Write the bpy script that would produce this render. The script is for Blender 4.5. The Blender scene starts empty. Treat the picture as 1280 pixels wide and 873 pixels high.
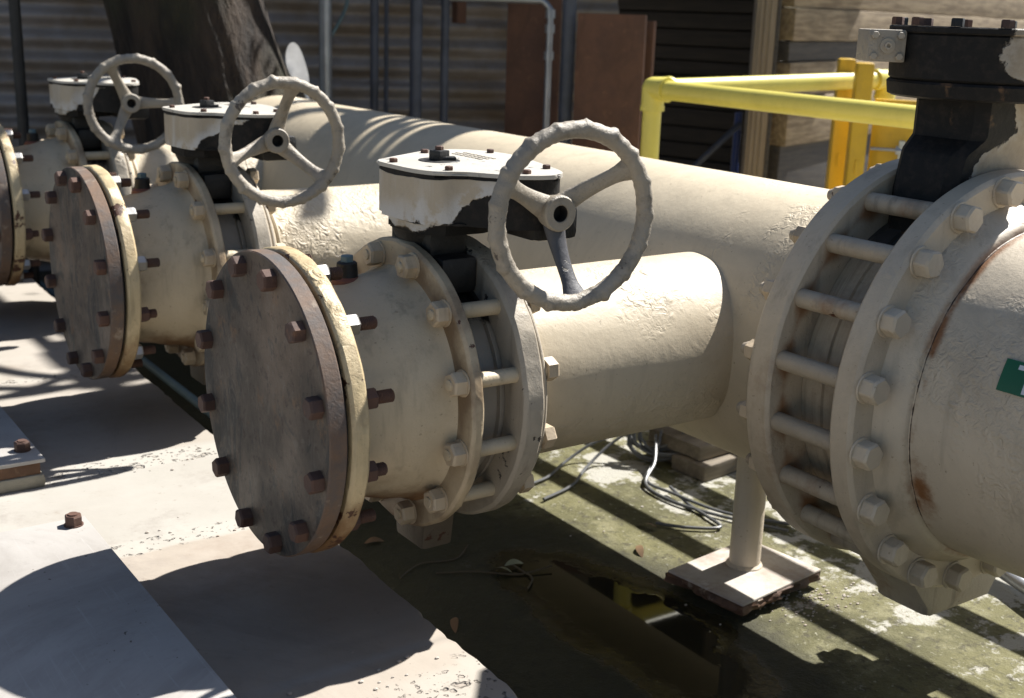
import bpy, bmesh, math, random
from mathutils import Vector, Matrix, noise as mnoise
random.seed(7)
sc = bpy.context.scene
COL = sc.collection
R = math.radians
PI = math.pi

# ------------------------------------------------------------------ materials
def new_mat(name):
    m = bpy.data.materials.new(name); m.use_nodes = True
    nt = m.node_tree; nt.nodes.clear()
    out = nt.nodes.new('ShaderNodeOutputMaterial')
    b = nt.nodes.new('ShaderNodeBsdfPrincipled')
    nt.links.new(b.outputs[0], out.inputs[0])
    return m, nt, b
ALB = .76      # one overall scale on the surface colours
class G:
    """small node-graph helper"""
    def __init__(s, nt, world=False):
        s.nt = nt
        tc = nt.nodes.new('ShaderNodeTexCoord')
        if world:
            geo = nt.nodes.new('ShaderNodeNewGeometry'); s.co = geo.outputs['Position']; s.raw = s.co
        else:
            oi = nt.nodes.new('ShaderNodeObjectInfo')
            mu = nt.nodes.new('ShaderNodeMath'); mu.operation = 'MULTIPLY'; mu.inputs[1].default_value = 37.0
            nt.links.new(oi.outputs['Random'], mu.inputs[0])
            va = nt.nodes.new('ShaderNodeVectorMath'); va.operation = 'ADD'
            nt.links.new(tc.outputs['Object'], va.inputs[0]); nt.links.new(mu.outputs[0], va.inputs[1])
            s.co = va.outputs[0]; s.raw = tc.outputs['Object']
    def L(s, a, b): s.nt.links.new(a, b)
    def noise(s, scale, detail=4, rough=.6, stretch=None, co=None, dist=0):
        n = s.nt.nodes.new('ShaderNodeTexNoise'); n.inputs['Scale'].default_value = scale
        n.inputs['Detail'].default_value = detail; n.inputs['Roughness'].default_value = rough
        n.inputs['Distortion'].default_value = dist
        c = co or s.co
        if stretch:
            mp = s.nt.nodes.new('ShaderNodeMapping'); mp.inputs['Scale'].default_value = stretch
            s.L(c, mp.inputs[0]); c = mp.outputs[0]
        s.L(c, n.inputs['Vector']); return n.outputs['Fac']
    def voro(s, scale, feature='F1', co=None):
        n = s.nt.nodes.new('ShaderNodeTexVoronoi'); n.feature = feature; n.inputs['Scale'].default_value = scale
        s.L(co or s.co, n.inputs['Vector']); return n.outputs['Distance']
    def val(s, x):
        if isinstance(x, (int, float)):
            n = s.nt.nodes.new('ShaderNodeValue'); n.outputs[0].default_value = x; return n.outputs[0]
        return x
    def m(s, op, a, b=None, c=None):
        n = s.nt.nodes.new('ShaderNodeMath'); n.operation = op
        for i, x in enumerate((a, b, c)):
            if x is None: continue
            if isinstance(x, (int, float)): n.inputs[i].default_value = x
            else: s.L(x, n.inputs[i])
        return n.outputs[0]
    def ramp(s, x, lo, hi, a=0., b=1.):
        n = s.nt.nodes.new('ShaderNodeMapRange'); n.interpolation_type = 'SMOOTHSTEP'
        n.inputs['From Min'].default_value = lo; n.inputs['From Max'].default_value = hi
        n.inputs['To Min'].default_value = a; n.inputs['To Max'].default_value = b
        s.L(x, n.inputs['Value']); return n.outputs[0]
    def xyz(s, co=None):
        n = s.nt.nodes.new('ShaderNodeSeparateXYZ'); s.L(co or s.raw, n.inputs[0]); return n.outputs
    def mix(s, f, a, b, mode='MIX'):
        n = s.nt.nodes.new('ShaderNodeMix'); n.data_type = 'RGBA'; n.blend_type = mode
        if isinstance(f, (int, float)): n.inputs[0].default_value = f
        else: s.L(f, n.inputs[0])
        for i, x in ((6, a), (7, b)):
            if isinstance(x, tuple): n.inputs[i].default_value = (*(q * ALB for q in x[:3]), 1)
            else: s.L(x, n.inputs[i])
        return n.outputs[2]
    def bump(s, h, strength, dist, prev=None):
        n = s.nt.nodes.new('ShaderNodeBump'); n.inputs['Strength'].default_value = strength
        n.inputs['Distance'].default_value = dist; s.L(h, n.inputs['Height'])
        if prev: s.L(prev, n.inputs['Normal'])
        return n.outputs[0]

def paint(name, base, dirt=(.22, .14, .07), rough=.5, wrinkle=.4, chips=0., chipcol=(.10, .04, .02), dirty=.35, peel=1.0, wr=(.57, .66, 75), low=None, ring=None, chipth=None):
    m, nt, b = new_mat(name); g = G(nt)
    v = g.noise(2.2, 3)
    col = g.mix(g.ramp(v, .3, .7), tuple(c * .9 for c in base), tuple(min(1, c * 1.06) for c in base))
    d = g.m('MULTIPLY', g.ramp(g.noise(5.5, 7, .72), .50, .74), dirty)
    col = g.mix(d, col, dirt)
    st = g.m('MULTIPLY', g.ramp(g.noise(24, 4, .65, stretch=(1, 1, .12)), .52, .72), min(1, dirty * 1.3))
    col = g.mix(st, col, tuple(c * .55 for c in base))
    # broad faded and grimy patches, fine speckle
    col = g.mix(g.m('MULTIPLY', g.ramp(g.noise(1.7, 7, .78, dist=.8), .46, .68), .5), col, tuple(c * .72 for c in base))
    col = g.mix(g.m('MULTIPLY', g.ramp(g.noise(130, 3, .6), .66, .74), .45), col, tuple(c * .45 for c in dirt))
    x, y, z = g.xyz()
    if low:          # rust stain gathered low on the casting
        n_ = g.noise(9, 6, .7, stretch=(1, 1, .35))
        t = g.m('ADD', z, g.m('MULTIPLY', g.m('SUBTRACT', n_, .5), low[2]))
        col = g.mix(g.m('MULTIPLY', g.ramp(t, low[1], low[0]), .9), col, (.24, .115, .04))
    if ring:         # dirt ring and rust run under every stud
        n, ph, bc = ring
        r_ = g.m('SQRT', g.m('ADD', g.m('MULTIPLY', y, y), g.m('MULTIPLY', z, z)))
        a = g.m('ARCTAN2', y, g.m('ADD', z, .012))
        c = g.m('COSINE', g.m('MULTIPLY', g.m('SUBTRACT', a, R(ph)), float(n)))
        d = g.m('ADD', g.m('MULTIPLY', g.m('SUBTRACT', 1., c), .008), g.m('MULTIPLY', g.m('ABSOLUTE', g.m('SUBTRACT', r_, bc - .008)), .6))
        k = g.m('MULTIPLY', g.ramp(g.m('ADD', d, g.m('MULTIPLY', g.m('SUBTRACT', g.noise(35, 5, .7), .5), .03)), .010, .040, 1, 0), g.ramp(g.noise(4, 4), .3, .55, .3, 1.))
        col = g.mix(g.m('MULTIPLY', k, .9), col, (.21, .135, .075))
    if chips:
        ch = g.ramp(g.noise(17, 5, .7), .70 - chips * .10, .715 - chips * .10)
        col = g.mix(ch, col, chipcol)
        bh = g.bump(g.m('SUBTRACT', 1., ch), .5, .002)
    else:
        bh = None
    g.L(col, b.inputs['Base Color'])
    b.inputs['Roughness'].default_value = rough
    n1 = g.bump(g.noise(75, 5, .7), .5 * peel, .0028, bh)
    w = g.m('MULTIPLY', g.m('ABSOLUTE', g.m('SUBTRACT', g.noise(wr[2] * .62, 3, .5, dist=.5), .5)), g.ramp(g.noise(3.1, 4, .6), wr[0], wr[1]))
    w = g.m('MULTIPLY', w, 3.)
    n2 = g.bump(w, wrinkle, .004, n1)
    n3 = g.bump(g.noise(6, 2), .35 * peel, .012, n2)
    g.L(n3, b.inputs['Normal'])
    return m

CREAM = (.72, .60, .415)
M = {}
M['cream'] = paint('cream_paint', CREAM)
M['cream_body'] = paint('stained_cream_body_paint', CREAM, low=(-.18, -.11, .14), dirty=.5)
M['cream_flange'] = paint('grimy_cream_flange_paint', (.72, .585, .395), ring=(12, 15, .216), dirty=.5, chips=.3, low=(-.25, -.19, .10))
M['cream_pipe'] = paint('cream_pipe_paint', (.745, .635, .46), wrinkle=.75, dirty=.2, peel=.55, rough=.55, wr=(.585, .66, 85))
M['cream_chip'] = paint('chipped_cream_paint', (.75, .60, .355), chips=1.15, dirty=.7, dirt=(.24, .11, .04), low=(-.20, -.09, .26), wrinkle=.9, peel=1.4)
M['cream_nut'] = paint('cream_nut_paint', (.68, .55, .385), chips=.25, dirty=.5)
M['cream_branch'] = paint('wrinkled_branch_paint', (.745, .635, .46), wrinkle=.9, dirty=.22, peel=.6, rough=.55, wr=(.45, .60, 80))
M['grey_paint'] = paint('grey_paint', (.52, .455, .36), chips=.6, chipcol=(.06, .05, .045), dirty=.6, dirt=(.16, .13, .10), wrinkle=.7)
M['greige'] = paint('greige_paint', (.67, .575, .44), dirty=.3, dirt=(.24, .15, .09), wrinkle=.8, peel=1.3)
M['greige_rust'] = paint('rust_stained_greige_paint', (.50, .43, .33), dirty=.85, dirt=(.25, .12, .05), chips=.3, wrinkle=.8, peel=1.2)
M['wheel'] = paint('handwheel_paint', (.45, .395, .315), chips=.45, chipcol=(.12, .10, .085), dirty=.8, dirt=(.22, .19, .16), wrinkle=1.0, peel=2.2)
M['wheel_dark'] = paint('worn_handwheel_paint', (.10, .10, .11), chips=.9, chipcol=(.4, .36, .3), dirty=.3)
M['yellow'] = paint('yellow_rail_paint', (.90, .79, .17), dirty=.12, wrinkle=0, peel=.3, rough=.42)
M['orange_yellow'] = paint('orange_yellow_paint', (.86, .53, .03), dirty=.3, wrinkle=0, peel=.4, rough=.45)
M['white_top'] = paint('white_lid_paint', (.68, .645, .57), chips=.75, chipcol=(.05, .045, .04), dirty=.2, dirt=(.3, .27, .22))

def rusty(name, a, b_, c, rough=.75, metal=.0, streak=True):
    m, nt, b = new_mat(name); g = G(nt)
    col = g.mix(g.ramp(g.noise(5, 7, .72), .38, .66), a, b_)
    col = g.mix(g.ramp(g.noise(22, 5, .65), .58, .72), col, c)
    if streak:
        col = g.mix(g.m('MULTIPLY', g.ramp(g.noise(9, 5, .6, stretch=(1, 2.4, .6), dist=1.2), .45, .75), .6), col, tuple(x * .55 for x in a))
    g.L(col, b.inputs['Base Color'])
    b.inputs['Roughness'].default_value = rough; b.inputs['Metallic'].default_value = metal
    n = g.bump(g.noise(40, 6, .7), .5, .003); g.L(g.bump(g.noise(160, 3), .3, .001, n), b.inputs['Normal'])
    return m
def plate_mat():
    m, nt, b = new_mat('scuffed_rust_plate'); g = G(nt)
    x, y, z = g.xyz()
    c = g.mix(g.ramp(g.noise(3.0, 7, .7), .35, .65), (.165, .112, .074), (.098, .078, .06))
    c = g.mix(g.m('MULTIPLY', g.ramp(g.noise(4.2, 7, .72, stretch=(1, 1.6, .8), dist=1.5), .50, .58), .85), c, (.034, .034, .032))
    c = g.mix(g.m('MULTIPLY', g.ramp(g.noise(16, 6, .75), .55, .68), .55), c, (.23, .125, .06))
    sc_ = g.noise(5, 5, .7, stretch=(1, 7, 4), dist=2.5)
    c = g.mix(g.m('MULTIPLY', g.ramp(sc_, .55, .63), .35), c, (.21, .18, .15))
    c = g.mix(g.m('MULTIPLY', g.ramp(g.noise(60, 5, .75), .56, .64), .75), c, (.05, .028, .02))
    g.L(c, b.inputs['Base Color']); g.L(g.ramp(g.noise(6, 5), .35, .65, .5, .8), b.inputs['Roughness'])
    n = g.bump(g.noise(30, 7, .75), .55, .003); n = g.bump(sc_, .15, .002, n)
    g.L(n, b.inputs['Normal'])
    return m
M['rust_plate'] = plate_mat()
M['rust_bolt'] = rusty('rusty_bolt', (.130, .064, .042), (.085, .05, .04), (.2, .1, .055), streak=False)
M['rust_sheet'] = rusty('rusty_steel_sheet', (.20, .095, .055), (.14, .07, .045), (.26, .13, .07))
M['rust_frame'] = rusty('rusty_curb', (.20, .10, .045), (.12, .06, .035), (.3, .2, .12))
M['rust_rim'] = rusty('scuffed_steel_rim', (.21, .125, .075), (.10, .095, .095), (.36, .29, .22))

def simple(name, col, rough=.5, metal=0., bumpS=.2, scale=60, var=.15):
    m, nt, b = new_mat(name); g = G(nt)
    c = g.mix(g.ramp(g.noise(scale * .15, 5), .3, .7), tuple(x * (1 - var) for x in col), tuple(min(1, x * (1 + var)) for x in col))
    g.L(c, b.inputs['Base Color']); b.inputs['Roughness'].default_value = rough; b.inputs['Metallic'].default_value = metal
    g.L(g.bump(g.noise(scale, 4), bumpS, .003), b.inputs['Normal'])
    return m
M['zinc'] = simple('bright_zinc', (.55, .54, .52), .38, .85)
M['galv'] = simple('galvanised_steel', (.50, .52, .56), .42, .7)
M['dark_pole'] = simple('blue_grey_pole_paint', (.075, .085, .115), .55, 0, var=.3)
M['black'] = simple('black_tar_coating', (.016, .015, .014), .55, 0, .6, 90, .5)
M['gasket'] = simple('black_gasket', (.02, .018, .016), .8)
M['cable'] = simple('grey_cable', (.13, .135, .14), .4, 0, .05)
M['blue'] = simple('blue_plastic', (.02, .05, .22), .5)
M['green'] = simple('green_vinyl', (.005, .13, .055), .35, 0, .02)
M['white'] = simple('white_vinyl', (.75, .78, .85), .35, 0, .02)
M['bore'] = simple('dark_bore', (.02, .018, .016), .8)
M['twig'] = simple('dry_twig', (.10, .08, .05), .8)
M['trunnion'] = paint('dirty_trunnion_paint', (.17, .13, .09), dirty=.8, dirt=(.1, .07, .045), chips=.4)
M['patina'] = simple('blue_grey_patina', (.16, .25, .28), .6)
M['redlead'] = simple('red_primer', (.25, .10, .07), .7)
M['leaf_dry'] = simple('dry_leaf', (.22, .13, .06), .7)
M['leaf_green'] = simple('pale_green_leaf', (.25, .27, .17), .6)
M['crown'] = simple('tree_leaf', (.05, .085, .03), .6)

def gearbox_mat(name, kind):
    """cream paint peeled to a black coating; the peeled area has its own fixed shape on the casting"""
    m, nt, b = new_mat(name); g = G(nt)
    x, y, z = g.xyz()
    n = g.noise(24, 6, .7); n2 = g.noise(5, 3)
    if kind == 'small':
        t = g.m('SUBTRACT', g.m('MULTIPLY', g.m('SUBTRACT', x, .222), .85), g.m('SUBTRACT', z, .274))
        t = g.m('ADD', t, g.m('MULTIPLY', g.m('SUBTRACT', n, .5), .04))
        t = g.m('ADD', t, g.m('MULTIPLY', g.m('SUBTRACT', n2, .5), .16))
        mask = g.ramp(t, -.001, .002)
        edge = g.ramp(g.m('ADD', z, g.m('MULTIPLY', n2, .022)), .3625, .3635)
        mask = g.m('MAXIMUM', mask, edge)
        lowb = g.ramp(g.m('ADD', g.m('ADD', z, g.m('MULTIPLY', g.m('SUBTRACT', n2, .5), .06)), g.m('MULTIPLY', n, .01)), .262, .266, 1, 0)
        mask = g.m('MAXIMUM', mask, lowb)
        halo = g.m('SUBTRACT', g.ramp(t, -.045, -.004), mask)
    else:
        lim = g.m('SUBTRACT', g.ramp(z, .37, .44, -.03, .045), g.ramp(z, .50, .54, 0, .05))
        t = g.m('SUBTRACT', lim, g.m('ADD', g.m('MULTIPLY', x, .824), g.m('MULTIPLY', y, -.566)))
        t = g.m('ADD', t, g.m('MULTIPLY', g.m('SUBTRACT', n, .5), .06))
        t = g.m('ADD', t, g.m('MULTIPLY', g.m('SUBTRACT', n2, .5), .12))
        mask = g.ramp(t, -.002, .003)
        halo = g.m('SUBTRACT', g.ramp(t, -.02, -.002), mask)
    halo = g.m('MULTIPLY', g.m('MAXIMUM', halo, 0.), g.ramp(g.noise(22, 5, .7), .40, .52))
    cr = g.mix(g.ramp(g.noise(3, 5, .7), .3, .7), (.50, .425, .32), (.60, .52, .40)) if kind == 'small' else g.mix(g.ramp(g.noise(6, 6, .75), .35, .65), (.30, .25, .19), (.46, .395, .30))
    cr = g.mix(g.m('MULTIPLY', g.ramp(g.noise(26, 4, .6, stretch=(1, 1, .15)), .5, .75), .7), cr, (.70, .69, .66) if kind == 'small' else (.34, .30, .25))
    cr = g.mix(g.m('MULTIPLY', halo, .9), cr, (.72, .72, .71) if kind == 'small' else (.44, .40, .34))
    bl = g.mix(g.ramp(g.noise(60, 4), .45, .75), (.009, .0085, .008), (.028, .022, .018))
    if kind != 'small':
        bl = g.mix(g.ramp(g.noise(14, 5), .63, .70), bl, (.13, .075, .04))
    g.L(g.mix(mask, cr, bl), b.inputs['Base Color'])
    g.L(g.ramp(mask, 0, 1, .5, .65), b.inputs['Roughness']); g.L(g.ramp(mask, 0, 1, .5, .28), b.inputs['Specular IOR Level'])
    h = g.bump(g.m('SUBTRACT', 1., mask), 1., .006)
    h = g.bump(g.noise(45, 6, .7), .5, .004, h)
    g.L(h, b.inputs['Normal'])
    return m
def valve_body_mat():
    m = paint('valve_body_paint', (.40, .36, .30), dirty=.7, dirt=(.13, .11, .09), wrinkle=.7)
    g = G(m.node_tree); b = [n for n in m.node_tree.nodes if n.type == 'BSDF_PRINCIPLED'][0]
    src = b.inputs['Base Color'].links[0].from_socket; x, y, z = g.xyz()
    t = g.m('ADD', z, g.m('MULTIPLY', g.m('SUBTRACT', g.noise(11, 6, .7), .5), .16))
    g.L(g.mix(g.ramp(t, .125, .14), src, (.010, .0095, .009)), b.inputs['Base Color'])
    return m
M['valve_body'] = valve_body_mat()
def big_body_mat():
    m = paint('banded_valve_body_paint', (.56, .475, .355), dirty=.6, dirt=(.2, .13, .08), wrinkle=.4)
    g = G(m.node_tree); b = [n for n in m.node_tree.nodes if n.type == 'BSDF_PRINCIPLED'][0]
    src = b.inputs['Base Color'].links[0].from_socket; x, y, z = g.xyz()
    col = g.mix(g.m('MULTIPLY', g.ramp(g.noise(4, 5, .7, stretch=(1.5, 30, 1.5)), .45, .7), .5), src, (.26, .215, .155))
    t = g.m('ADD', z, g.m('MULTIPLY', g.m('SUBTRACT', g.noise(9, 6, .7), .5), .2))
    col = g.mix(g.ramp(t, .235, .26), col, (.06, .055, .05))
    g.L(col, b.inputs['Base Color'])
    return m
M['big_body'] = big_body_mat()
M['gear_small'] = gearbox_mat('peeling_gearbox_paint', 'small')
M['gear_big'] = gearbox_mat('peeling_large_gearbox_paint', 'big')

def concrete_mat():
    m, nt, b = new_mat('pale_concrete'); g = G(nt, world=True)
    x, y, z = g.xyz()
    yw = g.m('ADD', y, g.m('MULTIPLY', g.m('SUBTRACT', g.noise(9, 5), .5), .03))
    base = g.mix(g.ramp(g.noise(2.5, 5), .3, .7), (.345, .325, .288), (.42, .40, .362))
    pink = g.mix(g.ramp(g.noise(4, 5), .3, .7), (.325, .282, .232), (.39, .342, .29))
    # separate pours: the pink-tan pour on the near side, whiter one in the middle, pale again beyond
    col = g.mix(g.ramp(yw, .29, .31), pink, base)
    col = g.mix(g.ramp(yw, .78, .80), col, g.mix(.4, pink, base))
    col = g.mix(g.m('MULTIPLY', g.ramp(g.noise(3.2, 6, .7), .52, .75), .65), col, (.24, .185, .14))
    col = g.mix(g.m('MULTIPLY', g.ramp(g.noise(45, 4), .62, .75), .35), col, (.2, .15, .11))
    col = g.mix(g.m('MULTIPLY', g.ramp(g.noise(1.6, 7, .75, dist=1.), .5, .68), .55), col, (.22, .19, .165))
    col = g.mix(g.ramp(g.noise(160, 2), .74, .78), col, (.12, .10, .08))
    # pitted strips left between the pours
    def strip(y0, y1):
        return g.m('MULTIPLY', g.ramp(yw, y0 - .006, y0 + .006), g.ramp(yw, y1 - .006, y1 + .006, 1, 0))
    s = g.m('MAXIMUM', strip(.295, .352), strip(.70, .775))
    s = g.m('MAXIMUM', s, strip(1.42, 1.47))
    edge = g.m('MULTIPLY', g.ramp(g.m('ADD', x, g.m('MULTIPLY', g.noise(14, 4), .05)), .19, .20), g.ramp(yw, -.33, -.27, 1, 0))
    near = g.ramp(yw, -.34, -.30, 1, 0)
    s = g.m('MAXIMUM', s, g.m('MAXIMUM', edge, g.m('MULTIPLY', near, g.ramp(x, .0, .12))))
    pit = g.ramp(g.noise(26, 3, .55), .60, .70)
    pit2 = g.ramp(g.noise(75, 3, .55), .60, .68)
    pits = g.m('MULTIPLY', s, g.m('MAXIMUM', pit, g.m('MULTIPLY', pit2, .7)))
    col = g.mix(g.m('MULTIPLY', s, .45), col, (.42, .395, .35))
    col = g.mix(g.m('MULTIPLY', pits, .3), col, (.24, .18, .14))
    g.L(col, b.inputs['Base Color']); b.inputs['Roughness'].default_value = .85
    h = g.bump(g.m('SUBTRACT', 1., pits), 1.0, .012)
    h = g.bump(g.noise(120, 4), .25, .002, h)
    h = g.bump(g.noise(5, 4), .25, .01, h)
    g.L(h, b.inputs['Normal'])
    return m
M['concrete'] = concrete_mat()

def ground_mat():
    m, nt, b = new_mat('mossy_wet_concrete_floor'); g = G(nt, world=True)
    x, y, z = g.xyz()
    base = g.mix(g.ramp(g.noise(3.0, 6, .65), .3, .7), (.085, .080, .028), (.185, .172, .070))
    base = g.mix(g.ramp(g.noise(14, 6, .7), .45, .7), base, (.24, .225, .12))
    base = g.mix(g.ramp(g.noise(30, 6, .7), .5, .65), base, (.07, .062, .028))
    base = g.mix(g.ramp(g.noise(70, 4), .60, .70), base, (.34, .33, .24))
    far = g.ramp(g.m('ADD', g.m('MULTIPLY', x, 1.), g.m('MULTIPLY', y, .6)), 2.0, 3.2)
    base = g.mix(far, base, (.42, .37, .30))
    # salt and paint blotches
    wx = g.ramp(x, 1.0, 1.5, -.05, .10)
    wh = g.ramp(g.m('ADD', g.noise(6.5, 7, .75), wx), .565, .625)
    base = g.mix(g.m('MULTIPLY', wh, .85), base, (.52, .505, .45))
    # puddle: a low spot under the header
    dx = g.m('DIVIDE', g.m('SUBTRACT', x, .80), .20); dy = g.m('DIVIDE', g.m('SUBTRACT', y, .02), .50)
    r = g.m('SQRT', g.m('ADD', g.m('MULTIPLY', dx, dx), g.m('MULTIPLY', dy, dy)))
    r = g.m('ADD', r, g.m('MULTIPLY', g.m('SUBTRACT', g.noise(5, 5), .5), .9))
    wet = g.ramp(r, .55, 1.0, 1, 0)
    damp_shade = g.m('MAXIMUM', g.ramp(r, 1.0, 1.5, 1, 0), g.ramp(g.m('ADD', x, g.m('MULTIPLY', g.noise(4, 5), .2)), .95, 1.0, 1, 0))  # damp puddle rim, plus the pit's shaded side darkened in the colour
    col = g.mix(g.m('MULTIPLY', damp_shade, .88), base, (.036, .034, .015))
    col = g.mix(g.m('MULTIPLY', wet, .9), col, (.014, .014, .009))
    g.L(col, b.inputs['Base Color'])
    rough = g.m('SUBTRACT', .8, g.m('MULTIPLY', g.ramp(wet, .0, .6), .77))
    g.L(g.ramp(wet, 0, 1, .4, .22), b.inputs['Specular IOR Level'])
    g.L(rough, b.inputs['Roughness'])
    dry = g.m('SUBTRACT', 1., wet)
    hgt = g.m('MULTIPLY', dry, g.m('ADD', g.noise(35, 6, .7), g.m('MULTIPLY', g.noise(150, 3), .3)))
    h = g.bump(hgt, .8, .008); g.L(h, b.inputs['Normal'])
    return m
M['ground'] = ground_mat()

def cover_mat():
    m, nt, b = new_mat('galvanised_cover_plate'); g = G(nt)
    c = g.mix(g.ramp(g.noise(3, 6), .3, .7), (.44, .415, .385), (.52, .495, .465))
    c = g.mix(g.m('MULTIPLY', g.ramp(g.noise(60, 4), .6, .75), .3), c, (.3, .28, .25))
    c = g.mix(g.m('MULTIPLY', g.ramp(g.noise(1.8, 7, .75, dist=1.), .48, .66), .45), c, (.27, .245, .22))
    c = g.mix(g.m('MULTIPLY', g.ramp(g.noise(6, 4, .6, stretch=(30, 1, 1), dist=.4), .60, .68), .25), c, (.62, .61, .60))
    c = g.mix(g.ramp(g.noise(70, 2), .73, .76), c, (.10, .08, .06))
    g.L(c, b.inputs['Base Color']); b.inputs['Roughness'].default_value = .6; b.inputs['Metallic'].default_value = 0.1
    g.L(g.bump(g.noise(240, 3), .25, .001), b.inputs['Normal'])
    return m
M['cover'] = cover_mat()
M['grout'] = simple('crumbly_grout', (.34, .31, .24), .9, 0, 1., 60, .3)
M['crust'] = rusty('crusty_base_plate', (.60, .56, .50), (.40, .32, .26), (.68, .65, .61), streak=False)
M['crust_edge'] = rusty('flaking_rust_edge', (.16, .085, .05), (.08, .05, .035), (.4, .34, .26), streak=False)

def wall_mat(name, a, b_):
    m, nt, b = new_mat(name); g = G(nt)
    x, y, z = g.xyz()
    c = g.mix(g.ramp(g.noise(3, 5, .65), .3, .7), a, b_)
    c = g.mix(g.m('MULTIPLY', g.ramp(g.noise(5, 5, .6, stretch=(.3, .3, 3)), .5, .7), .6), c, (.12, .075, .035))
    g.L(c, b.inputs['Base Color']); b.inputs['Roughness'].default_value = .55; b.inputs['Metallic'].default_value = .25
    return m
M['corrugated'] = wall_mat('weathered_corrugated_steel', (.42, .385, .37), (.28, .22, .165))
def wood(name, a, b_, sc_=(1.2, 14, 14), rough=.8):
    m, nt, b = new_mat(name); g = G(nt)
    n = g.noise(4, 6, .7, stretch=sc_)
    c = g.mix(g.ramp(n, .35, .65), a, b_)
    c = g.mix(g.m('MULTIPLY', g.ramp(g.noise(2.5, 4), .5, .7), .4), c, tuple(x * .5 for x in a))
    g.L(c, b.inputs['Base Color']); b.inputs['Roughness'].default_value = rough
    g.L(g.bump(n, .4, .004), b.inputs['Normal'])
    return m
M['timber'] = wood('grey_brown_timber', (.20, .165, .12), (.30, .25, .185))
M['lumber'] = wood('tan_lumber', (.20, .145, .09), (.40, .315, .205))
M['lumber_dark_shade'] = wood('dark_shade_lumber', (.05, .045, .045), (.09, .08, .07))  # dark tone that puts shade into the stack's lower boards and gap
M['shed'] = wood('dark_shed_board', (.028, .020, .013), (.05, .036, .024))
M['post'] = wood('tan_post', (.24, .19, .14), (.34, .28, .21), (14, 14, .6))
def bark_mat():
    m, nt, b = new_mat('furrowed_dark_bark'); g = G(nt)
    f = g.noise(9, 6, .7, stretch=(1, 1, .22), dist=.5)
    c = g.mix(g.ramp(f, .38, .62), (.015, .010, .007), (.060, .040, .026))
    c = g.mix(g.m('MULTIPLY', g.ramp(g.noise(2.2, 5), .45, .65), .6), c, (.05, .05, .022))
    g.L(c, b.inputs['Base Color']); b.inputs['Roughness'].default_value = .9
    g.L(g.bump(f, 1., .05, g.bump(g.noise(40, 5), .6, .01)), b.inputs['Normal'])
    return m
M['bark'] = bark_mat()

# ------------------------------------------------------------------ mesh helpers
def obj(name, bm, mat, parent=None, sharp=32, smooth=True):
    me = bpy.data.meshes.new(name)
    bmesh.ops.recalc_face_normals(bm, faces=bm.faces)
    bm.to_mesh(me); bm.free()
    if smooth:
        me.polygons.foreach_set('use_smooth', [True] * len(me.polygons))
        me.set_sharp_from_angle(angle=R(sharp))
    for mm in (mat if isinstance(mat, (list, tuple)) else [mat]): me.materials.append(mm)
    o = bpy.data.objects.new(name, me); COL.objects.link(o)
    if parent: o.parent = parent
    return o
def tag(o, label=None, cat=None, group=None, kind=None):
    if label: o['label'] = label
    if cat: o['category'] = cat
    if group: o['group'] = group
    if kind: o['kind'] = kind
    return o
def empty(name, loc=(0, 0, 0)):
    o = bpy.data.objects.new(name, None); COL.objects.link(o); o.location = loc; o.empty_display_size = .05
    return o
def copy_tree(o, parent=None):
    c = o.copy(); COL.objects.link(c)
    if parent: c.parent = parent
    for ch in list(o.children): copy_tree(ch, c)
    return c
def fr(axis, origin=(0, 0, 0), up=None):
    """matrix whose local Z is `axis`"""
    z = Vector(axis).normalized()
    u = Vector(up) if up else (Vector((0, 0, 1)) if abs(z.z) < .9 else Vector((1, 0, 0)))
    x = u.cross(z).normalized(); y = z.cross(x)
    return Matrix.Translation(Vector(origin)) @ Matrix(((x.x, y.x, z.x, 0), (x.y, y.y, z.y, 0), (x.z, y.z, z.z, 0), (0, 0, 0, 1)))
AX = fr((1, 0, 0))      # local Z along world X
AY = fr((0, 1, 0))
def lathe(bm, prof, mtx=Matrix(), n=96, closed=False, midx=0, wob=None):
    """prof: list of (h, r) along local z; closed joins the last ring to the first"""
    rings = []
    for h, r in prof:
        if r < 1e-6:
            rings.append([bm.verts.new(mtx @ Vector((0, 0, h)))])
        else:
            ring = []
            for i in range(n):
                a = 2 * PI * i / n
                rr = r + (wob(a, h, r) if wob else 0)
                ring.append(bm.verts.new(mtx @ Vector((rr * math.cos(a), rr * math.sin(a), h))))
            rings.append(ring)
    pairs = list(zip(rings, rings[1:])) + ([(rings[-1], rings[0])] if closed else [])
    for a, b in pairs:
        for i in range(n):
            j = (i + 1) % n
            if len(a) == 1 and len(b) == 1: continue
            if len(a) == 1: f = bm.faces.new((a[0], b[j], b[i]))
            elif len(b) == 1: f = bm.faces.new((a[i], a[j], b[0]))
            else: f = bm.faces.new((a[i], a[j], b[j], b[i]))
            f.material_index = midx
    return bm
def lth(prof, mtx=Matrix(), n=96, closed=False, wob=None):
    return lathe(bmesh.new(), prof, mtx, n, closed, 0, wob)
def disc_prof(h0, h1, r, c=.003):
    return [(h0, 0), (h0, r - c), (h0 + c, r), (h1 - c, r), (h1, r - c), (h1, 0)]
def ring_prof(h0, h1, r0, r1, c=.004):
    return [(h0, r0), (h0, r1 - c), (h0 + c * .4, r1 - c * .4), (h0 + c, r1), (h1 - c, r1), (h1 - c * .4, r1 - c * .4), (h1, r1 - c), (h1, r0)]
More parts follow.
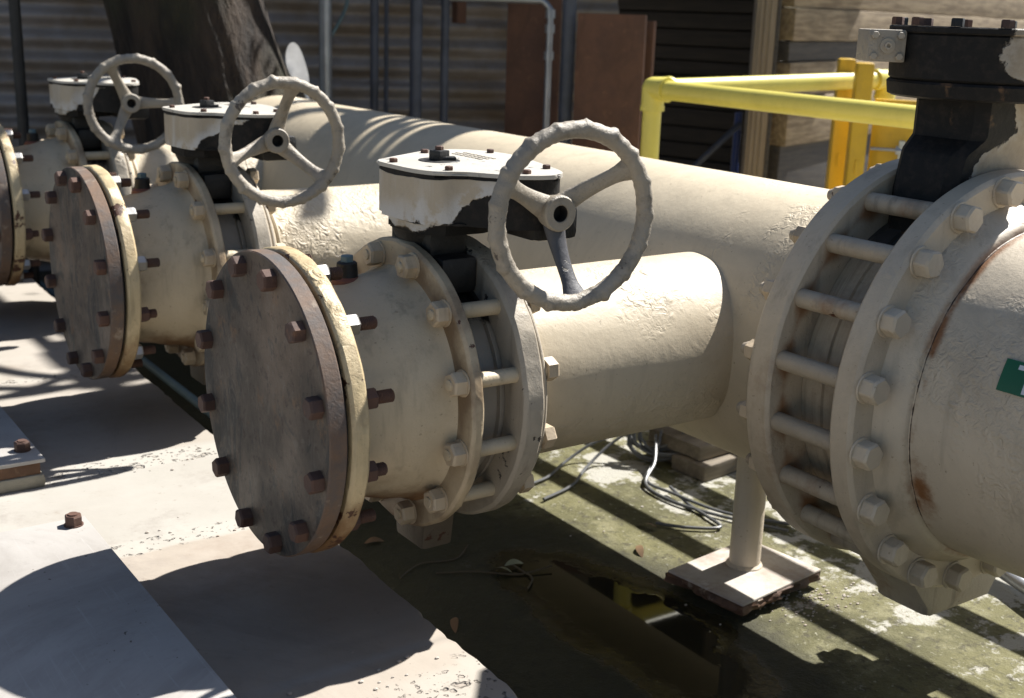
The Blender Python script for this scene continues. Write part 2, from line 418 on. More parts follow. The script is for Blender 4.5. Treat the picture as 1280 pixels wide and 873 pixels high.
def box(bm, c, s, mtx=None, bev=0., midx=0, rot=None):
    t = bmesh.new()
    bmesh.ops.create_cube(t, size=1)
    bmesh.ops.scale(t, vec=Vector(s), verts=t.verts)
    if bev: bmesh.ops.bevel(t, geom=t.edges[:], offset=bev, segments=2, affect='EDGES', profile=.6)
    if rot is not None: bmesh.ops.transform(t, matrix=rot, verts=t.verts)
    bmesh.ops.translate(t, vec=Vector(c), verts=t.verts)
    if mtx is not None: bmesh.ops.transform(t, matrix=mtx, verts=t.verts)
    join(bm, t, midx)
    return bm
def join(bm, t, midx=0):
    mp = {v: bm.verts.new(v.co) for v in t.verts}
    for f in t.faces:
        try:
            nf = bm.faces.new([mp[v] for v in f.verts]); nf.material_index = midx or f.material_index
        except ValueError: pass
    t.free()
def tube(bm, pts, r, n=12, closed=False, midx=0):
    pts = [Vector(p) for p in pts]; rings = []
    prevx = None
    for i, p in enumerate(pts):
        a = pts[i - 1] if (i > 0 or closed) else p
        b = pts[(i + 1) % len(pts)] if (i < len(pts) - 1 or closed) else p
        d = (b - a).normalized()
        if prevx is None:
            x = (Vector((0, 0, 1)) if abs(d.z) < .9 else Vector((1, 0, 0))).cross(d).normalized()
        else:
            x = (prevx - d * prevx.dot(d)).normalized()
        prevx = x; y = d.cross(x)
        rr = r(i) if callable(r) else r
        rings.append([bm.verts.new(p + (x * math.cos(2 * PI * k / n) + y * math.sin(2 * PI * k / n)) * rr) for k in range(n)])
    pr = list(zip(rings, rings[1:])) + ([(rings[-1], rings[0])] if closed else [])
    for a, b in pr:
        for k in range(n):
            f = bm.faces.new((a[k], a[(k + 1) % n], b[(k + 1) % n], b[k])); f.material_index = midx
    if not closed:
        for rg in (rings[0], rings[-1]):
            f = bm.faces.new(rg); f.material_index = midx
    return bm
def hexp(bm, mtx, af, h, midx=0, soft=False):
    """hex prism, across-flats af, height h along local z, chamfered top"""
    r = af / math.sqrt(3); ap = af / 2; e = r * .5
    def ring(k, z):          # hexagon with narrow rounded corners
        out = []
        for q in range(6):
            a = q * PI / 3
            for da in ((-R(4.5), R(4.5)) if soft else (0,)):
                rr = ap / math.cos(R(30) - (R(4.5) if soft else 0)) * k
                out.append(bm.verts.new(mtx @ Vector((rr * math.cos(a + da), rr * math.sin(a + da), z))))
        return out
    a, b, c = ring(1, 0), ring(1, h * .84), ring(.86, h); N = len(a)
    fs = [bm.faces.new(a)]
    for p, q in ((a, b), (b, c)):
        for k in range(N): fs.append(bm.faces.new((p[k], p[(k + 1) % N], q[(k + 1) % N], q[k])))
    fs.append(bm.faces.new(c))
    for f in fs: f.material_index = midx
    return bm
def prism(poly, z0, z1, bev=.0, seg=2):
    """vertical prism of a smoothed outline"""
    bm = bmesh.new()
    a = [bm.verts.new((x, y, z0)) for x, y in poly]; b = [bm.verts.new((x, y, z1)) for x, y in poly]
    n = len(poly)
    for k in range(n): bm.faces.new((a[k], a[(k + 1) % n], b[(k + 1) % n], b[k]))
    f0 = bm.faces.new(a[::-1]); f1 = bm.faces.new(b)
    if bev:
        es = [e for e in bm.edges if all(f in (f0, f1) or True for f in e.link_faces) and (f0 in e.link_faces or f1 in e.link_faces)]
        bmesh.ops.bevel(bm, geom=es, offset=bev, segments=seg, affect='EDGES')
    return bm
def smooth_poly(pts, n=6, close=True):
    out = []; N = len(pts)
    for i in range(N):
        p0, p1, p2, p3 = [Vector((*pts[(i + k - 1) % N], 0)) for k in range(4)]
        for k in range(n):
            t = k / n
            v = .5 * ((2 * p1) + (-p0 + p2) * t + (2 * p0 - 5 * p1 + 4 * p2 - p3) * t * t + (-p0 + 3 * p1 - 3 * p2 + p3) * t ** 3)
            out.append((v.x, v.y))
    return out
def inset(poly, d):
    c = Vector((sum(p[0] for p in poly) / len(poly), sum(p[1] for p in poly) / len(poly)))
    o = []
    for x, y in poly:
        v = Vector((x, y)) - c; l = v.length
        v = v * ((l - d) / l); o.append((c.x + v.x, c.y + v.y))
    return o
def rough_noise(bm, amp, scale, seed=0):
    for v in bm.verts:
        p = v.co * scale + Vector((seed, seed * 1.7, seed * .3))
        v.co += Vector((mnoise.noise(p), mnoise.noise(p + Vector((9, 0, 0))), mnoise.noise(p + Vector((0, 9, 0))))) * amp

# ------------------------------------------------------------------ dimensions (metres; from the photograph)
RF = .2415            # small flange radius
BC = .216
X1 = (0., .0285, .036, .0654)     # blind plate, gasket, spool front flange
X2 = (.2376, .2595)               # spool rear flange
X3 = (.3326, .3873)               # branch flange
RP = .1637
XH, RH = 1.1364, .2852            # header axis and radius
RB, BCB = .372, .347              # large flange
YF = (-.3368, -.2836); YN = (-.5151, -.4692)
GZ, SZ, PZ = -.600, -.345, -.285
OFF = [(0, 0), (.0188, 1.0646), (.0376, 2.1292)]
def ang(k, n, ph):
    a = R(ph + 360. / n * k); return a

# ------------------------------------------------------------------ ground and slab
bm = bmesh.new()
S = 60
vs = [bm.verts.new(p) for p in ((-S, -S, GZ), (S, -S, GZ), (S, S, GZ), (-S, S, GZ))]; bm.faces.new(vs)
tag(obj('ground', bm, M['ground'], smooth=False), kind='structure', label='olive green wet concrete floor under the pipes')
# concrete apron, its right edge broken
bm = bmesh.new()
ys = [-4 + i * .02 for i in range(int(10 / .02) + 1)]
top, bot = [], []
for y in ys:
    e = .212 + .007 * mnoise.noise(Vector((y * 7, 1, 0))) + .006 * mnoise.noise(Vector((y * 31, 4, 0)))
    e += (.012 * mnoise.noise(Vector((y * 45, 8, 0))) if y < -.15 else 0)
    e += .028 * y if y > 0 else .02 * y
    top.append((bm.verts.new((e - .006, y, SZ)), bm.verts.new((e, y, SZ - .007)), bm.verts.new((e + .008, y, GZ - .02)), bm.verts.new((-5, y, SZ))))
for a, b in zip(top, top[1:]):
    bm.faces.new((a[3], a[0], b[0], b[3])); bm.faces.new((a[0], a[1], b[1], b[0])); bm.faces.new((a[1], a[2], b[2], b[1]))
e0 = top[0]; bm.faces.new((e0[0], e0[3], bm.verts.new((-5, -4, GZ - .02)), e0[2], e0[1]))
tag(obj('pavement', bm, M['concrete'], sharp=50), kind='structure', label='pale concrete apron beside the pipe pit')

# ------------------------------------------------------------------ cover plates
def cover_plate(x1, y0, y1, label, bolts):
    root = empty('cover_plate', (x1 - .6, (y0 + y1) / 2, SZ))
    tag(root, label, 'cover plate', 'steel cover plates on the concrete')
    o = root.location
    w, d = 1.2, y1 - y0
    b = bmesh.new(); box(b, (0, 0, PZ - SZ - .004), (w, d, .008), bev=.0012)
    obj('plate', b, M['cover'], root)
    b = bmesh.new(); box(b, (-.003, 0, PZ - SZ - .008 - .0125), (w - .012, d - .010, .025), bev=.002)
    obj('curb', b, M['rust_frame'], root)
    b = bmesh.new(); box(b, (.0, 0, (PZ - SZ - .033) / 2 - .002), (w - .006, d - .004, PZ - SZ - .034 + .004), bev=.004)
    bmesh.ops.subdivide_edges(b, edges=b.edges[:], cuts=6, use_grid_fill=True); rough_noise(b, .006, 40)
    obj('grout_bed', b, M['grout'], root)
    for bx, by in bolts:
        b = bmesh.new(); mt = Matrix.Translation((bx - o.x, by - o.y, PZ - SZ)) @ Matrix.Rotation(random.random(), 4, 'Z')
        lathe(b, [(0, 0), (0, .0165), (.002, .0165), (.002, 0)], mt, 24)
        hexp(b, mt @ Matrix.Translation((0, 0, .0021)), .027, .017)
        lathe(b, [(.019, 0), (.019, .009), (.0215, .0085), (.0215, 0)], mt, 16)
        obj('bolt', b, M['rust_bolt'], root)
cover_plate(-.181, -1.2, .371, 'nearer galvanised cover plate with one rusty hex bolt at its corner', [(-.208, .340), (-.208, -.9)])
cover_plate(-.166, .694, 1.75, 'farther cover plate on a rusty curb, cut by the left edge of the photo', [(-.193, .762), (-.193, 1.6)])

# ------------------------------------------------------------------ blind flanges
def yz(a, r): return (-math.sin(a) * r * -1, math.cos(a) * r)   # towards +y for positive angle
def bl(k, ph=15): 
    a = R(ph + 30 * k); return math.sin(a) * BC, math.cos(a) * BC
def make_blind():
    root = empty('blind_flange')
    b = bmesh.new(); lathe(b, disc_prof(X1[0], X1[1], RF - .002, .002), AX, 128)
    for f in b.faces:
        c = f.calc_center_median()
        if math.hypot(c.y, c.z) > RF - .006 and len(f.verts) == 4 and c.x > .0005: f.material_index = 1
    rough_noise(b, .0006, 9)
    obj('plate', b, [M['rust_plate'], M['rust_rim']], root)
    b = lth(ring_prof(X1[1] + .0003, X1[2] - .0003, .17, .2275, .001), AX, 96, True)
    obj('gasket', b, M['gasket'], root)
    rnd = random.Random(3)
    for k in range(12):
        y, z = bl(k); b = bmesh.new()
        mt = fr((-1, 0, 0), (-.0003, y, z)) @ Matrix.Rotation(rnd.random() * 2, 4, 'Z')
        hexp(b, mt, .029, .020)
        # threaded shank behind
        prof = [(0, 0)]
        h = X1[3] + .0005
        prof = [(.001, .0095)]
        x = X1[3] - .002; L = X1[3] + .045 + rnd.uniform(-.006, .008)
        prof += [(x, .0095)]
        while x < L:
            prof += [(x, .0102), (x + .0015, .0088)]; x += .003
        prof += [(L, .0085), (L, 0)]
        lathe(b, prof, Matrix.Translation((0, y, z)) @ AX, 16)
        bo = obj('bolt', b, M['rust_bolt'], root)
        b = bmesh.new(); mt = fr((1, 0, 0), (X1[3] + .0006, y, z)) @ Matrix.Rotation(rnd.random() * 2, 4, 'Z')
        hexp(b, mt, .030, .021)
        obj('nut', b, M['zinc'] if k in (9, 10, 0, 7, 6, 11, 4) and k not in () else M['rust_bolt'], bo)
    return root
blind = make_blind()
BLAB = ['large brown rusty blind flange nearest the camera, with twelve rusty bolts',
        'rusty blind flange on the second pipe branch, behind the nearest one',
        'rusty blind flange cut off by the left edge, on the third pipe branch']
# ------------------------------------------------------------------ spools
def make_spool():
    root = empty('pipe_spool')
    def wob(a, h, r): return .0022 * mnoise.noise(Vector((math.cos(a) * 6, math.sin(a) * 6, h * 30))) if r > .22 else .0006 * mnoise.noise(Vector((math.cos(a) * 5, math.sin(a) * 5, h * 20)))
    b = lth(ring_prof(X1[2], X1[3], .14, RF, .005), AX, 160, True, wob)
    obj('front_flange', b, M['cream_chip'], root)
    pr = [(X1[3] - .004, .186), (X1[3] + .004, .180), (.08, .172), (.095, .168), (.118, .168), (.126, .1705), (.15, .174), (.168, .179), (.185, .184), (.205, .1865), (.219, .1885), (.228, .191), (.234, .1945), (.2395, .199)]
    obj('body', lth(pr, AX, 128, False, wob), M['cream_body'], root)
    b = lth(ring_prof(X2[0], X2[1], .14, RF, .005), AX, 160, True, wob)
    obj('rear_flange', b, M['cream_flange'], root)
    # vent stub on top of the body with a bluish plug
    b = bmesh.new(); mt = Matrix.Translation((.165, .03, .168))
    lathe(b, [(0, 0), (0, .026), (.010, .024), (.014, .0175), (.036, .0165), (.038, .014), (.038, 0)], mt, 32)
    v = obj('vent_boss', b, [M['redlead'], M['black']], root)
    for f in v.data.polygons:
        if f.center.z > .180: f.material_index = 1
    b = bmesh.new(); hexp(b, mt @ Matrix.Translation((0, 0, .0382)), .019, .010)
    obj('plug', b, M['patina'], v)
    return root
spool = make_spool()
SLAB = ['cream pipe spool between the nearest blind flange and its valve', 'cream pipe spool on the second branch, behind the second blind flange', 'rust streaked cream spool on the third branch at the left edge']

# ------------------------------------------------------------------ small butterfly valves
WHL = (.379, -.25, .311)
def make_valve():
    root = empty('butterfly_valve')
    b = lth([(X2[1] + .0005, .12), (X2[1] + .0005, .186), (.266, .190), (.272, .1905), (.272, .181), (.320, .181), (.320, .1905), (.326, .190), (X3[0] - .0005, .186), (X3[0] - .0005, .12)], AX, 96, True)
    obj('body', b, M['valve_body'], root)
    rnd = random.Random(5)
    for k in range(12):
        y, z = bl(k); b = bmesh.new()
        if k in (0, 11): x0 = X2[1] - .003
        lathe(b, [(X2[0] - .024 - rnd.uniform(0, .006), 0), (X2[0] - .026, .0085), (X2[0] - .004, .0095), (X2[0], .0125), (X3[0], .0125), (X3[1] + .02, .0115), (X3[1] + .022, .0085), (X3[1] + .024, 0)], Matrix.Translation((0, y, z)) @ AX, 18)
        s = obj('tie_rod', b, M['cream'], root)
        b = bmesh.new(); mt = fr((-1, 0, 0), (X2[0] - .0004, y, z)) @ Matrix.Rotation(rnd.random() * 2, 4, 'Z')
        lathe(b, [(0, 0), (0, .0215), (.002, .0213), (.002, 0)], mt, 24)
        hexp(b, mt @ Matrix.Translation((0, 0, .0021)), .0345, .021)
        obj('nut', b, M['cream_nut'], s)
        b = bmesh.new(); mt = fr((1, 0, 0), (X3[1] + .0004, y, z)) @ Matrix.Rotation(rnd.random() * 2, 4, 'Z')
        hexp(b, mt, .0345, .021)
        obj('nut', b, M['cream_nut'], s)
    # neck and foot
    b = bmesh.new(); lathe(b, [(.16, .047), (.205, .047), (.215, .052), (.240, .052), (.2625, .062)], Matrix.Translation((.298, 0, 0)), 40)
    box(b, (.298, .0, .195), (.068, .20, .06), bev=.012); box(b, (.298, -.0, .235), (.07, .13, .05), bev=.01)
    obj('neck', b, M['black'], root)
    b = bmesh.new(); box(b, (.292, -.01, -.236), (.060, .115, .104), bev=.008)
    for v in b.verts:
        if v.co.z < -.25: v.co.y *= .8
    obj('foot', b, M['trunnion'], root)
    poly = smooth_poly([(.218, .028), (.216, -.04), (.221, -.09), (.238, -.126), (.272, -.140), (.300, -.175), (.328, -.207), (.366, -.223), (.398, -.218), (.424, -.185), (.450, -.10), (.473, -.01), (.476, .045), (.462, .095), (.430, .128), (.372, .129), (.296, .085), (.245, .052)], 5)
    b = prism(inset(poly, .004), .282, .3590, .004)
    gb = obj('gearbox', b, M['gear_small'], root, sharp=40)
    b = prism(poly, .3592, .3655, .0018)
    gb2 = obj('lid', b, [M['white_top']], gb, sharp=40)
    base = [(.229, .01), (.229, -.075), (.262, -.112), (.335, -.112), (.385, -.085), (.398, .0), (.385, .07), (.335, .095), (.27, .075)]
    obj('mounting_plate', prism(base, .2622, .2818, .003), M['gear_small'], gb, sharp=30)
    # worm housing hangs at the wheel side
    b = bmesh.new(); box(b, (.402, -.135, .289), (.085, .15, .056), bev=.012)
    lathe(b, [(-.205, 0), (-.205, .026), (-.2155, .024), (-.2155, 0)], Matrix.Translation((WHL[0] + .0, 0, WHL[2] - .006)) @ AY, 32)
    obj('worm_housing', b, M['black'], gb)
    b = bmesh.new(); rl = random.Random(2)
    for r_, x0 in enumerate((.385, .398, .411)):
        yy = -.02
        while yy < .07:
            w_ = rl.uniform(.004, .010); box(b, (x0, yy + w_ / 2, .3661), (rl.uniform(.003, .005), w_, .001)); yy += w_ + rl.uniform(.002, .005)
    obj('raised_marking', b, M['grey_paint'], gb2)
    b = bmesh.new()
    lathe(b, [(.3657, 0), (.3657, .034), (.3668, .033), (.3668, 0)], Matrix.Translation((.312, -.007, 0)), 40)
    box(b, (.312, -.007, .3745), (.024, .024, .016), bev=.002, rot=Matrix.Rotation(.3, 4, 'Z'))
    box(b, (.322, -.013, .3695), (.03, .018, .006), bev=.002, rot=Matrix.Rotation(-.4, 4, 'Z'))
    obj('indicator', b, M['black'], gb)
    for sx, sy in ((.232, .0), (.262, -.118), (.345, .095), (.455, .06), (.418, -.155), (.352, -.195), (.312, -.007)):
        b = bmesh.new(); zz = .3658 if (sx, sy) != (.312, -.007) else .3828
        hexp(b, Matrix.Translation((sx, sy, zz)) @ Matrix.Rotation(rnd.random(), 4, 'Z'), .012, .006)
        obj('screw', b, M['rust_bolt'], gb)
    # handwheel: local z = outward normal (towards -y), hub front at z=0, rim forward
    hw_b = lth([(-.055, 0), (-.055, .019), (-.045, .022), (-.01, .0275), (-.003, .0275), (0, .025), (0, .0135), (-.002, .0125)], Matrix(), 40)
    lathe(hw_b, [(-.002, .0125), (-.022, .0118), (-.022, 0)], Matrix(), 40, False, 1)
    hub = obj('handwheel', hw_b, [M['wheel'], M['bore']], root)
    RR, RT, ZR = .1282, .0130, .034
    b = bmesh.new(); n1, n2 = 200, 16
    rings = []
    for i in range(n1):
        a = 2 * PI * i / n1
        lump = max(0, math.cos(a * 17 + .8 * mnoise.noise(Vector((math.cos(a) * 3, math.sin(a) * 3, 5))))) ** 4 * (.55 + 1.3 * abs(mnoise.noise(Vector((math.cos(a) * 4, math.sin(a) * 4, 2)))))
        ns = mnoise.noise(Vector((math.cos(a) * 7, math.sin(a) * 7, 0)))
        rt = RT * (1 + .04 * ns); ring = []
        for j in range(n2):
            t = 2 * PI * j / n2
            out = max(0, math.cos(t))
            rr = rt + lump * .0042 * out ** .5 + .0016 * mnoise.noise(Vector((math.cos(a) * 18, math.sin(a) * 22, t)))
            ring.append(b.verts.new(((RR + rr * math.cos(t)) * math.cos(a), (RR + rr * math.cos(t)) * math.sin(a), ZR + rr * math.sin(t))))
        rings.append(ring)
    for i in range(n1):
        for j in range(n2):
            b.faces.new((rings[i][j], rings[(i + 1) % n1][j], rings[(i + 1) % n1][(j + 1) % n2], rings[i][(j + 1) % n2]))
    obj('rim', b, M['wheel'], hub, sharp=60)
    for k in range(3):
        b = bmesh.new(); a = 2 * PI * k / 3; rings = []
        ca, sa = math.cos(a), math.sin(a)
        for i in range(13):
            t = i / 12.; rr = .017 + (RR - .006 - .017) * t
            zz = -.022 + (ZR + .022) * (t ** 1.5)
            w = .0195 - .0065 * math.sin(t * PI * .75) + (.007 * max(0, t - .8) / .2); th = .0105 - .003 * math.sin(t * PI * .8)
            ring = []
            for j in range(12):
                u = 2 * PI * j / 12
                px, py = rr, w * math.cos(u)
                ring.append(b.verts.new((px * ca - py * sa, px * sa + py * ca, zz + th * math.sin(u))))
            rings.append(ring)
        for p, q in zip(rings, rings[1:]):
            for j in range(12): b.faces.new((p[j], p[(j + 1) % 12], q[(j + 1) % 12], q[j]))
        b.faces.new(rings[0]); b.faces.new(rings[-1])
        obj('spoke', b, M['wheel'], hub, sharp=60)
    hub.matrix_local = fr_wheel(0)
    return root
def fr_wheel(spin):
    d = R(5)
    z = Vector((-math.sin(d), -math.cos(d), 0)); y = Vector((0, 0, 1)); x = y.cross(z)
    mm = Matrix(((x.x, y.x, z.x, WHL[0]), (x.y, y.y, z.y, WHL[1]), (x.z, y.z, z.z, WHL[2]), (0, 0, 0, 1)))
    return mm @ Matrix.Rotation(R(spin), 4, 'Z')
valve = make_valve()
VLAB = ['nearest butterfly valve with handwheel, one spoke worn black', 'middle of the three handwheel valves, on the second pipe branch', 'farthest handwheel valve at the far left, rust stained flange']
for i, (dx, dy) in enumerate(OFF):
    for proto, lab, cat, grp in ((blind, BLAB, 'blind flange', 'rusty blind flanges closing the branches'), (spool, SLAB, 'pipe spool', 'cream spools behind the blind flanges'), (valve, VLAB, 'valve', 'small butterfly valves with handwheels')):
        o = proto if i == 0 else copy_tree(proto)
        o.location = (dx, dy, 0); tag(o, lab[i], cat, grp)
        if proto is valve:
            for ch in o.children:
                if ch.name.startswith('handwheel'):
                    ch.matrix_local = fr_wheel((-85, 78, 0)[i])
                    if i == 0:
                        for sp in ch.children:
                            pass
for bo in blind.children:
    for nu in bo.children:
        if round(math.degrees(math.atan2(nu.data.vertices[0].co.y, nu.data.vertices[0].co.z))) % 360 < 300 and not nu.data.materials[0].name.startswith('rusty'):
            me = nu.data.copy(); me.materials[0] = M['rust_bolt']; nu.data = me
# the bare dark spoke of the nearest wheel (k=0 points down)
for ch in valve.children:
    if ch.name.startswith('handwheel'):
        sp = [c for c in ch.children if c.name.startswith('spoke')][0]
        me = sp.data.copy(); me.materials[0] = M['wheel_dark']; sp.data = me; sp['label'] = 'spoke worn to black metal'

# ------------------------------------------------------------------ manifold: header, branches, flanges
man = tag(empty('pipe_manifold', (0, 0, 0)), 'cream painted header pipe with three side branches running across the picture', 'pipe')
def wob2(a, h, r): return .0012 * mnoise.noise(Vector((math.cos(a) * 3, math.sin(a) * 3, h * 4)))
prof = [(YF[1] - .002, RH + .012), (YF[1] + .02, RH + .006), (YF[1] + .045, RH)]
h = YF[1] + .045
while h < 2.46: h += .06; prof.append((h, RH))
for k in range(1, 9):
    t = k / 8 * PI / 2; prof.append((h + .14 * math.sin(t), RH * math.cos(t) if k < 8 else 0))
obj('header_pipe', lth([(a, r) for a, r in prof], Matrix.Translation((XH, 0, 0)) @ AY, 128, False, wob2), M['cream_pipe'], man)
b = lth(ring_prof(YF[0], YF[1], RB - .13, RB, .006), Matrix.Translation((XH, 0, 0)) @ AY, 160, True, wob2)
def bigflange_mat():
    m = paint('rust_ringed_flange_paint', (.66, .56, .42), dirty=.5, dirt=(.25, .12, .05), chips=.2, wrinkle=.8, peel=1.2)
    g = G(m.node_tree); bb = [n for n in m.node_tree.nodes if n.type == 'BSDF_PRINCIPLED'][0]
    src = bb.inputs['Base Color'].links[0].from_socket; x, y, z = g.xyz()
    x = g.m('SUBTRACT', x, XH); r_ = g.m('SQRT', g.m('ADD', g.m('MULTIPLY', x, x), g.m('MULTIPLY', z, z)))
    a = g.m('ARCTAN2', g.m('MULTIPLY', x, -1.), z)
    c = g.m('COSINE', g.m('MULTIPLY', g.m('SUBTRACT', a, R(9.7)), 20.))
    d = g.m('ADD', g.m('MULTIPLY', g.m('SUBTRACT', 1., c), .012), g.m('ABSOLUTE', g.m('SUBTRACT', r_, BCB - .012)))
    n = g.noise(30, 5, .7, co=g.raw); n2 = g.noise(6, 3, co=g.raw)
    k = g.m('MULTIPLY', g.ramp(g.m('ADD', d, g.m('MULTIPLY', g.m('SUBTRACT', n, .5), .02)), .008, .034, 1, 0), g.ramp(n2, .2, .45))
    g.L(g.mix(g.m('MULTIPLY', k, .85), src, (.27, .11, .03)), bb.inputs['Base Color'])
    return m
bigf = obj('large_flange', b, bigflange_mat(), man)
for i, (dx, dy) in enumerate(OFF):
    def wobp(a, h, r): return .0012 * mnoise.noise(Vector((math.cos(a) * 4, math.sin(a) * 4, h * 9 + i * 5)))
    pr = [(X3[1] - .004, RP + .024), (X3[1] + .010, RP + .018), (X3[1] + .024, RP + .006), (X3[1] + .032, RP), (X3[1] + .05, RP)]
    h = X3[1] + .05
    while h < XH - dx - RH * .45: h += .03; pr.append((h, RP))
    o = obj('branch_pipe', lth(pr, Matrix.Translation((dx, dy, 0)) @ AX, 112, False, wobp), M['cream_branch'], man)
    b = lth(ring_prof(X3[0], X3[0] + .040, .14, RF, .006), Matrix.Translation((dx, dy, 0)) @ AX, 160, True, lambda a, h, r: .002 * mnoise.noise(Vector((math.cos(a) * 7, math.sin(a) * 7, h * 25 + i))))
    lathe(b, ring_prof(X3[0] + .0405, X3[1], .14, RF - .012, .006), Matrix.Translation((dx, dy, 0)) @ AX, 160, True)
    obj('branch_flange', b, M['grey_paint'], man)
    b = bmesh.new(); tube(b, [(X3[1] + .034, dy + (RP + .001) * math.cos(2 * PI * k / 96), (RP + .001) * math.sin(2 * PI * k / 96)) for k in range(96)], lambda i_: .006 + .0015 * mnoise.noise(Vector((i_ * 1.3, 3, 0))), 8, True)
    for v in b.verts: v.co.x += dx
    obj('weld_bead', b, M['cream_pipe'], man)

# ------------------------------------------------------------------ big valve at right
YC = (YF[0] + YN[1]) / 2
big = tag(empty('large_valve', (XH, YC, 0)), 'large butterfly valve with black peeling gearbox at the right edge', 'valve')
AYB = AY
w = (YF[0] - YN[1]) / 2
b = lth([(-w + .001, .22), (-w + .001, .292), (-.052, .297), (-.048, .297), (-.046, .290), (.016, .290), (.018, .295), (.05, .295), (w - .001, .290), (w - .001, .22)], AY, 128, True)
obj('body', b, M['big_body'], big)
rnd = random.Random(11)
for k in range(20):
    a = R(9.7 + 18 * k); px, pz = -math.sin(a) * BCB, math.cos(a) * BCB
    if k in (0, 19): pass
    mt = Matrix.Translation((px, 0, pz)) @ AY
    b = lth([(YN[0] - YC - .002, .0165), (YF[1] - YC + .0005, .0165), (YF[1] - YC + .028, .0135), (YF[1] - YC + .030, .011), (YF[1] - YC + .036, .010), (YF[1] - YC + .036, 0)], mt, 20)
    rod = obj('tie_rod', b, M['greige_rust'], big)
    b = bmesh.new(); m2 = fr((0, -1, 0), (px, YN[0] - YC - .0006, pz)) @ Matrix.Rotation(rnd.random() * 2, 4, 'Z')
    lathe(b, [(0, 0), (0, .0265), (.0025, .0255), (.0025, 0)], m2, 24)
    hexp(b, m2 @ Matrix.Translation((0, 0, .0026)), .041, .026, soft=True)
    obj('bolt_head', b, M['greige'], rod, sharp=28)
    b = bmesh.new(); m2 = fr((0, 1, 0), (px, YF[1] - YC + .0006, pz)) @ Matrix.Rotation(rnd.random() * 2, 4, 'Z')
    hexp(b, m2, .034, .022)
    obj('nut', b, M['cream_nut'], rod)
b = bmesh.new()
def loft(bm, secs, bev=.018):
    rings = []
    for z, hx, hy in secs:
        c = min(bev, hx * .4, hy * .4)
        rings.append([bm.verts.new((x, y, z)) for x, y in ((hx - c, -hy), (hx, -hy + c), (hx, hy - c), (hx - c, hy), (-hx + c, hy), (-hx, hy - c), (-hx, -hy + c), (-hx + c, -hy))])
    for p, q in zip(rings, rings[1:]):
        for k in range(8): bm.faces.new((p[k], p[(k + 1) % 8], q[(k + 1) % 8], q[k]))
    bm.faces.new(rings[-1]); bm.faces.new(rings[0])
loft(b, [(.24, .135, .062), (.33, .130, .063), (.392, .116, .065), (.398, .112, .066), (.420, .082, .072), (.428, .079, .074), (.50, .079, .074)])
lathe(b, [(.484, .06), (.4845, .140), (.488, .147), (.508, .150), (.512, .147), (.5122, .10)], Matrix(), 64)
obj('neck', b, M['gear_big'], big)
b = lth([(.5126, 0), (.5126, .144), (.517, .148), (.585, .150), (.588, .148), (.588, 0)], Matrix(), 72)
lathe(b, [(.5883, 0), (.5883, .152), (.5905, .154), (.598, .154), (.600, .152), (.600, 0)], Matrix(), 72)
gb = obj('gearbox', b, M['gear_big'], big)
for k in range(12):
    a = R(18 + 30 * k); b = bmesh.new()
    hexp(b, Matrix.Translation((.143 * math.cos(a), .143 * math.sin(a), .6002)) @ Matrix.Rotation(a, 4, 'Z'), .018, .013)
    obj('bolt', b, M['rust_bolt'] if k % 3 else M['black'], gb)
# worm shaft end block on the left
dv = Vector((-.824, .566, 0)); fv = Vector((-.55, -.80, 0)).normalized(); fv = Vector((-.62, -.785, 0)).normalized()
rv = Vector((-fv.y, fv.x, 0)); rot = Matrix(((rv.x, -fv.x, 0, 0), (rv.y, -fv.y, 0, 0), (0, 0, 1, 0), (0, 0, 0, 1)))
cpos = dv * .172
b = bmesh.new(); box(b, cpos + Vector((0, 0, .566)), (.062, .09, .052), bev=.003, rot=rot)
blk = obj('worm_block', b, M['grey_paint'], gb)
face = cpos - Vector((rot[0][1], rot[1][1], 0)) * .0453 + Vector((0, 0, .566))
for u, v_ in ((-.021, -.017), (.021, -.017), (-.021, .017), (.021, .017)):
    b = bmesh.new(); p = face + rv * u + Vector((0, 0, v_)); hexp(b, fr(fv, p), .011, .006); join(bm_keep := b, bmesh.new())
    obj('bolt', b, M['grey_paint'], gb)
b = bmesh.new(); lathe(b, [(0, 0), (0, .012), (.005, .012), (.005, .006), (.012, .006), (.012, .003), (.008, .003), (.008, 0)], fr(fv, face), 24)
obj('shaft_end', b, M['grey_paint'], gb)
# underside lug (bottom trunnion)
b = bmesh.new(); box(b, (.07, -.0, -.395), (.36, .125, .135), bev=.02)
for v in b.verts:
    if v.co.z < -.39: v.co.x = .07 + (v.co.x - .07) * .55
obj('foot', b, M['greige_rust'], big)

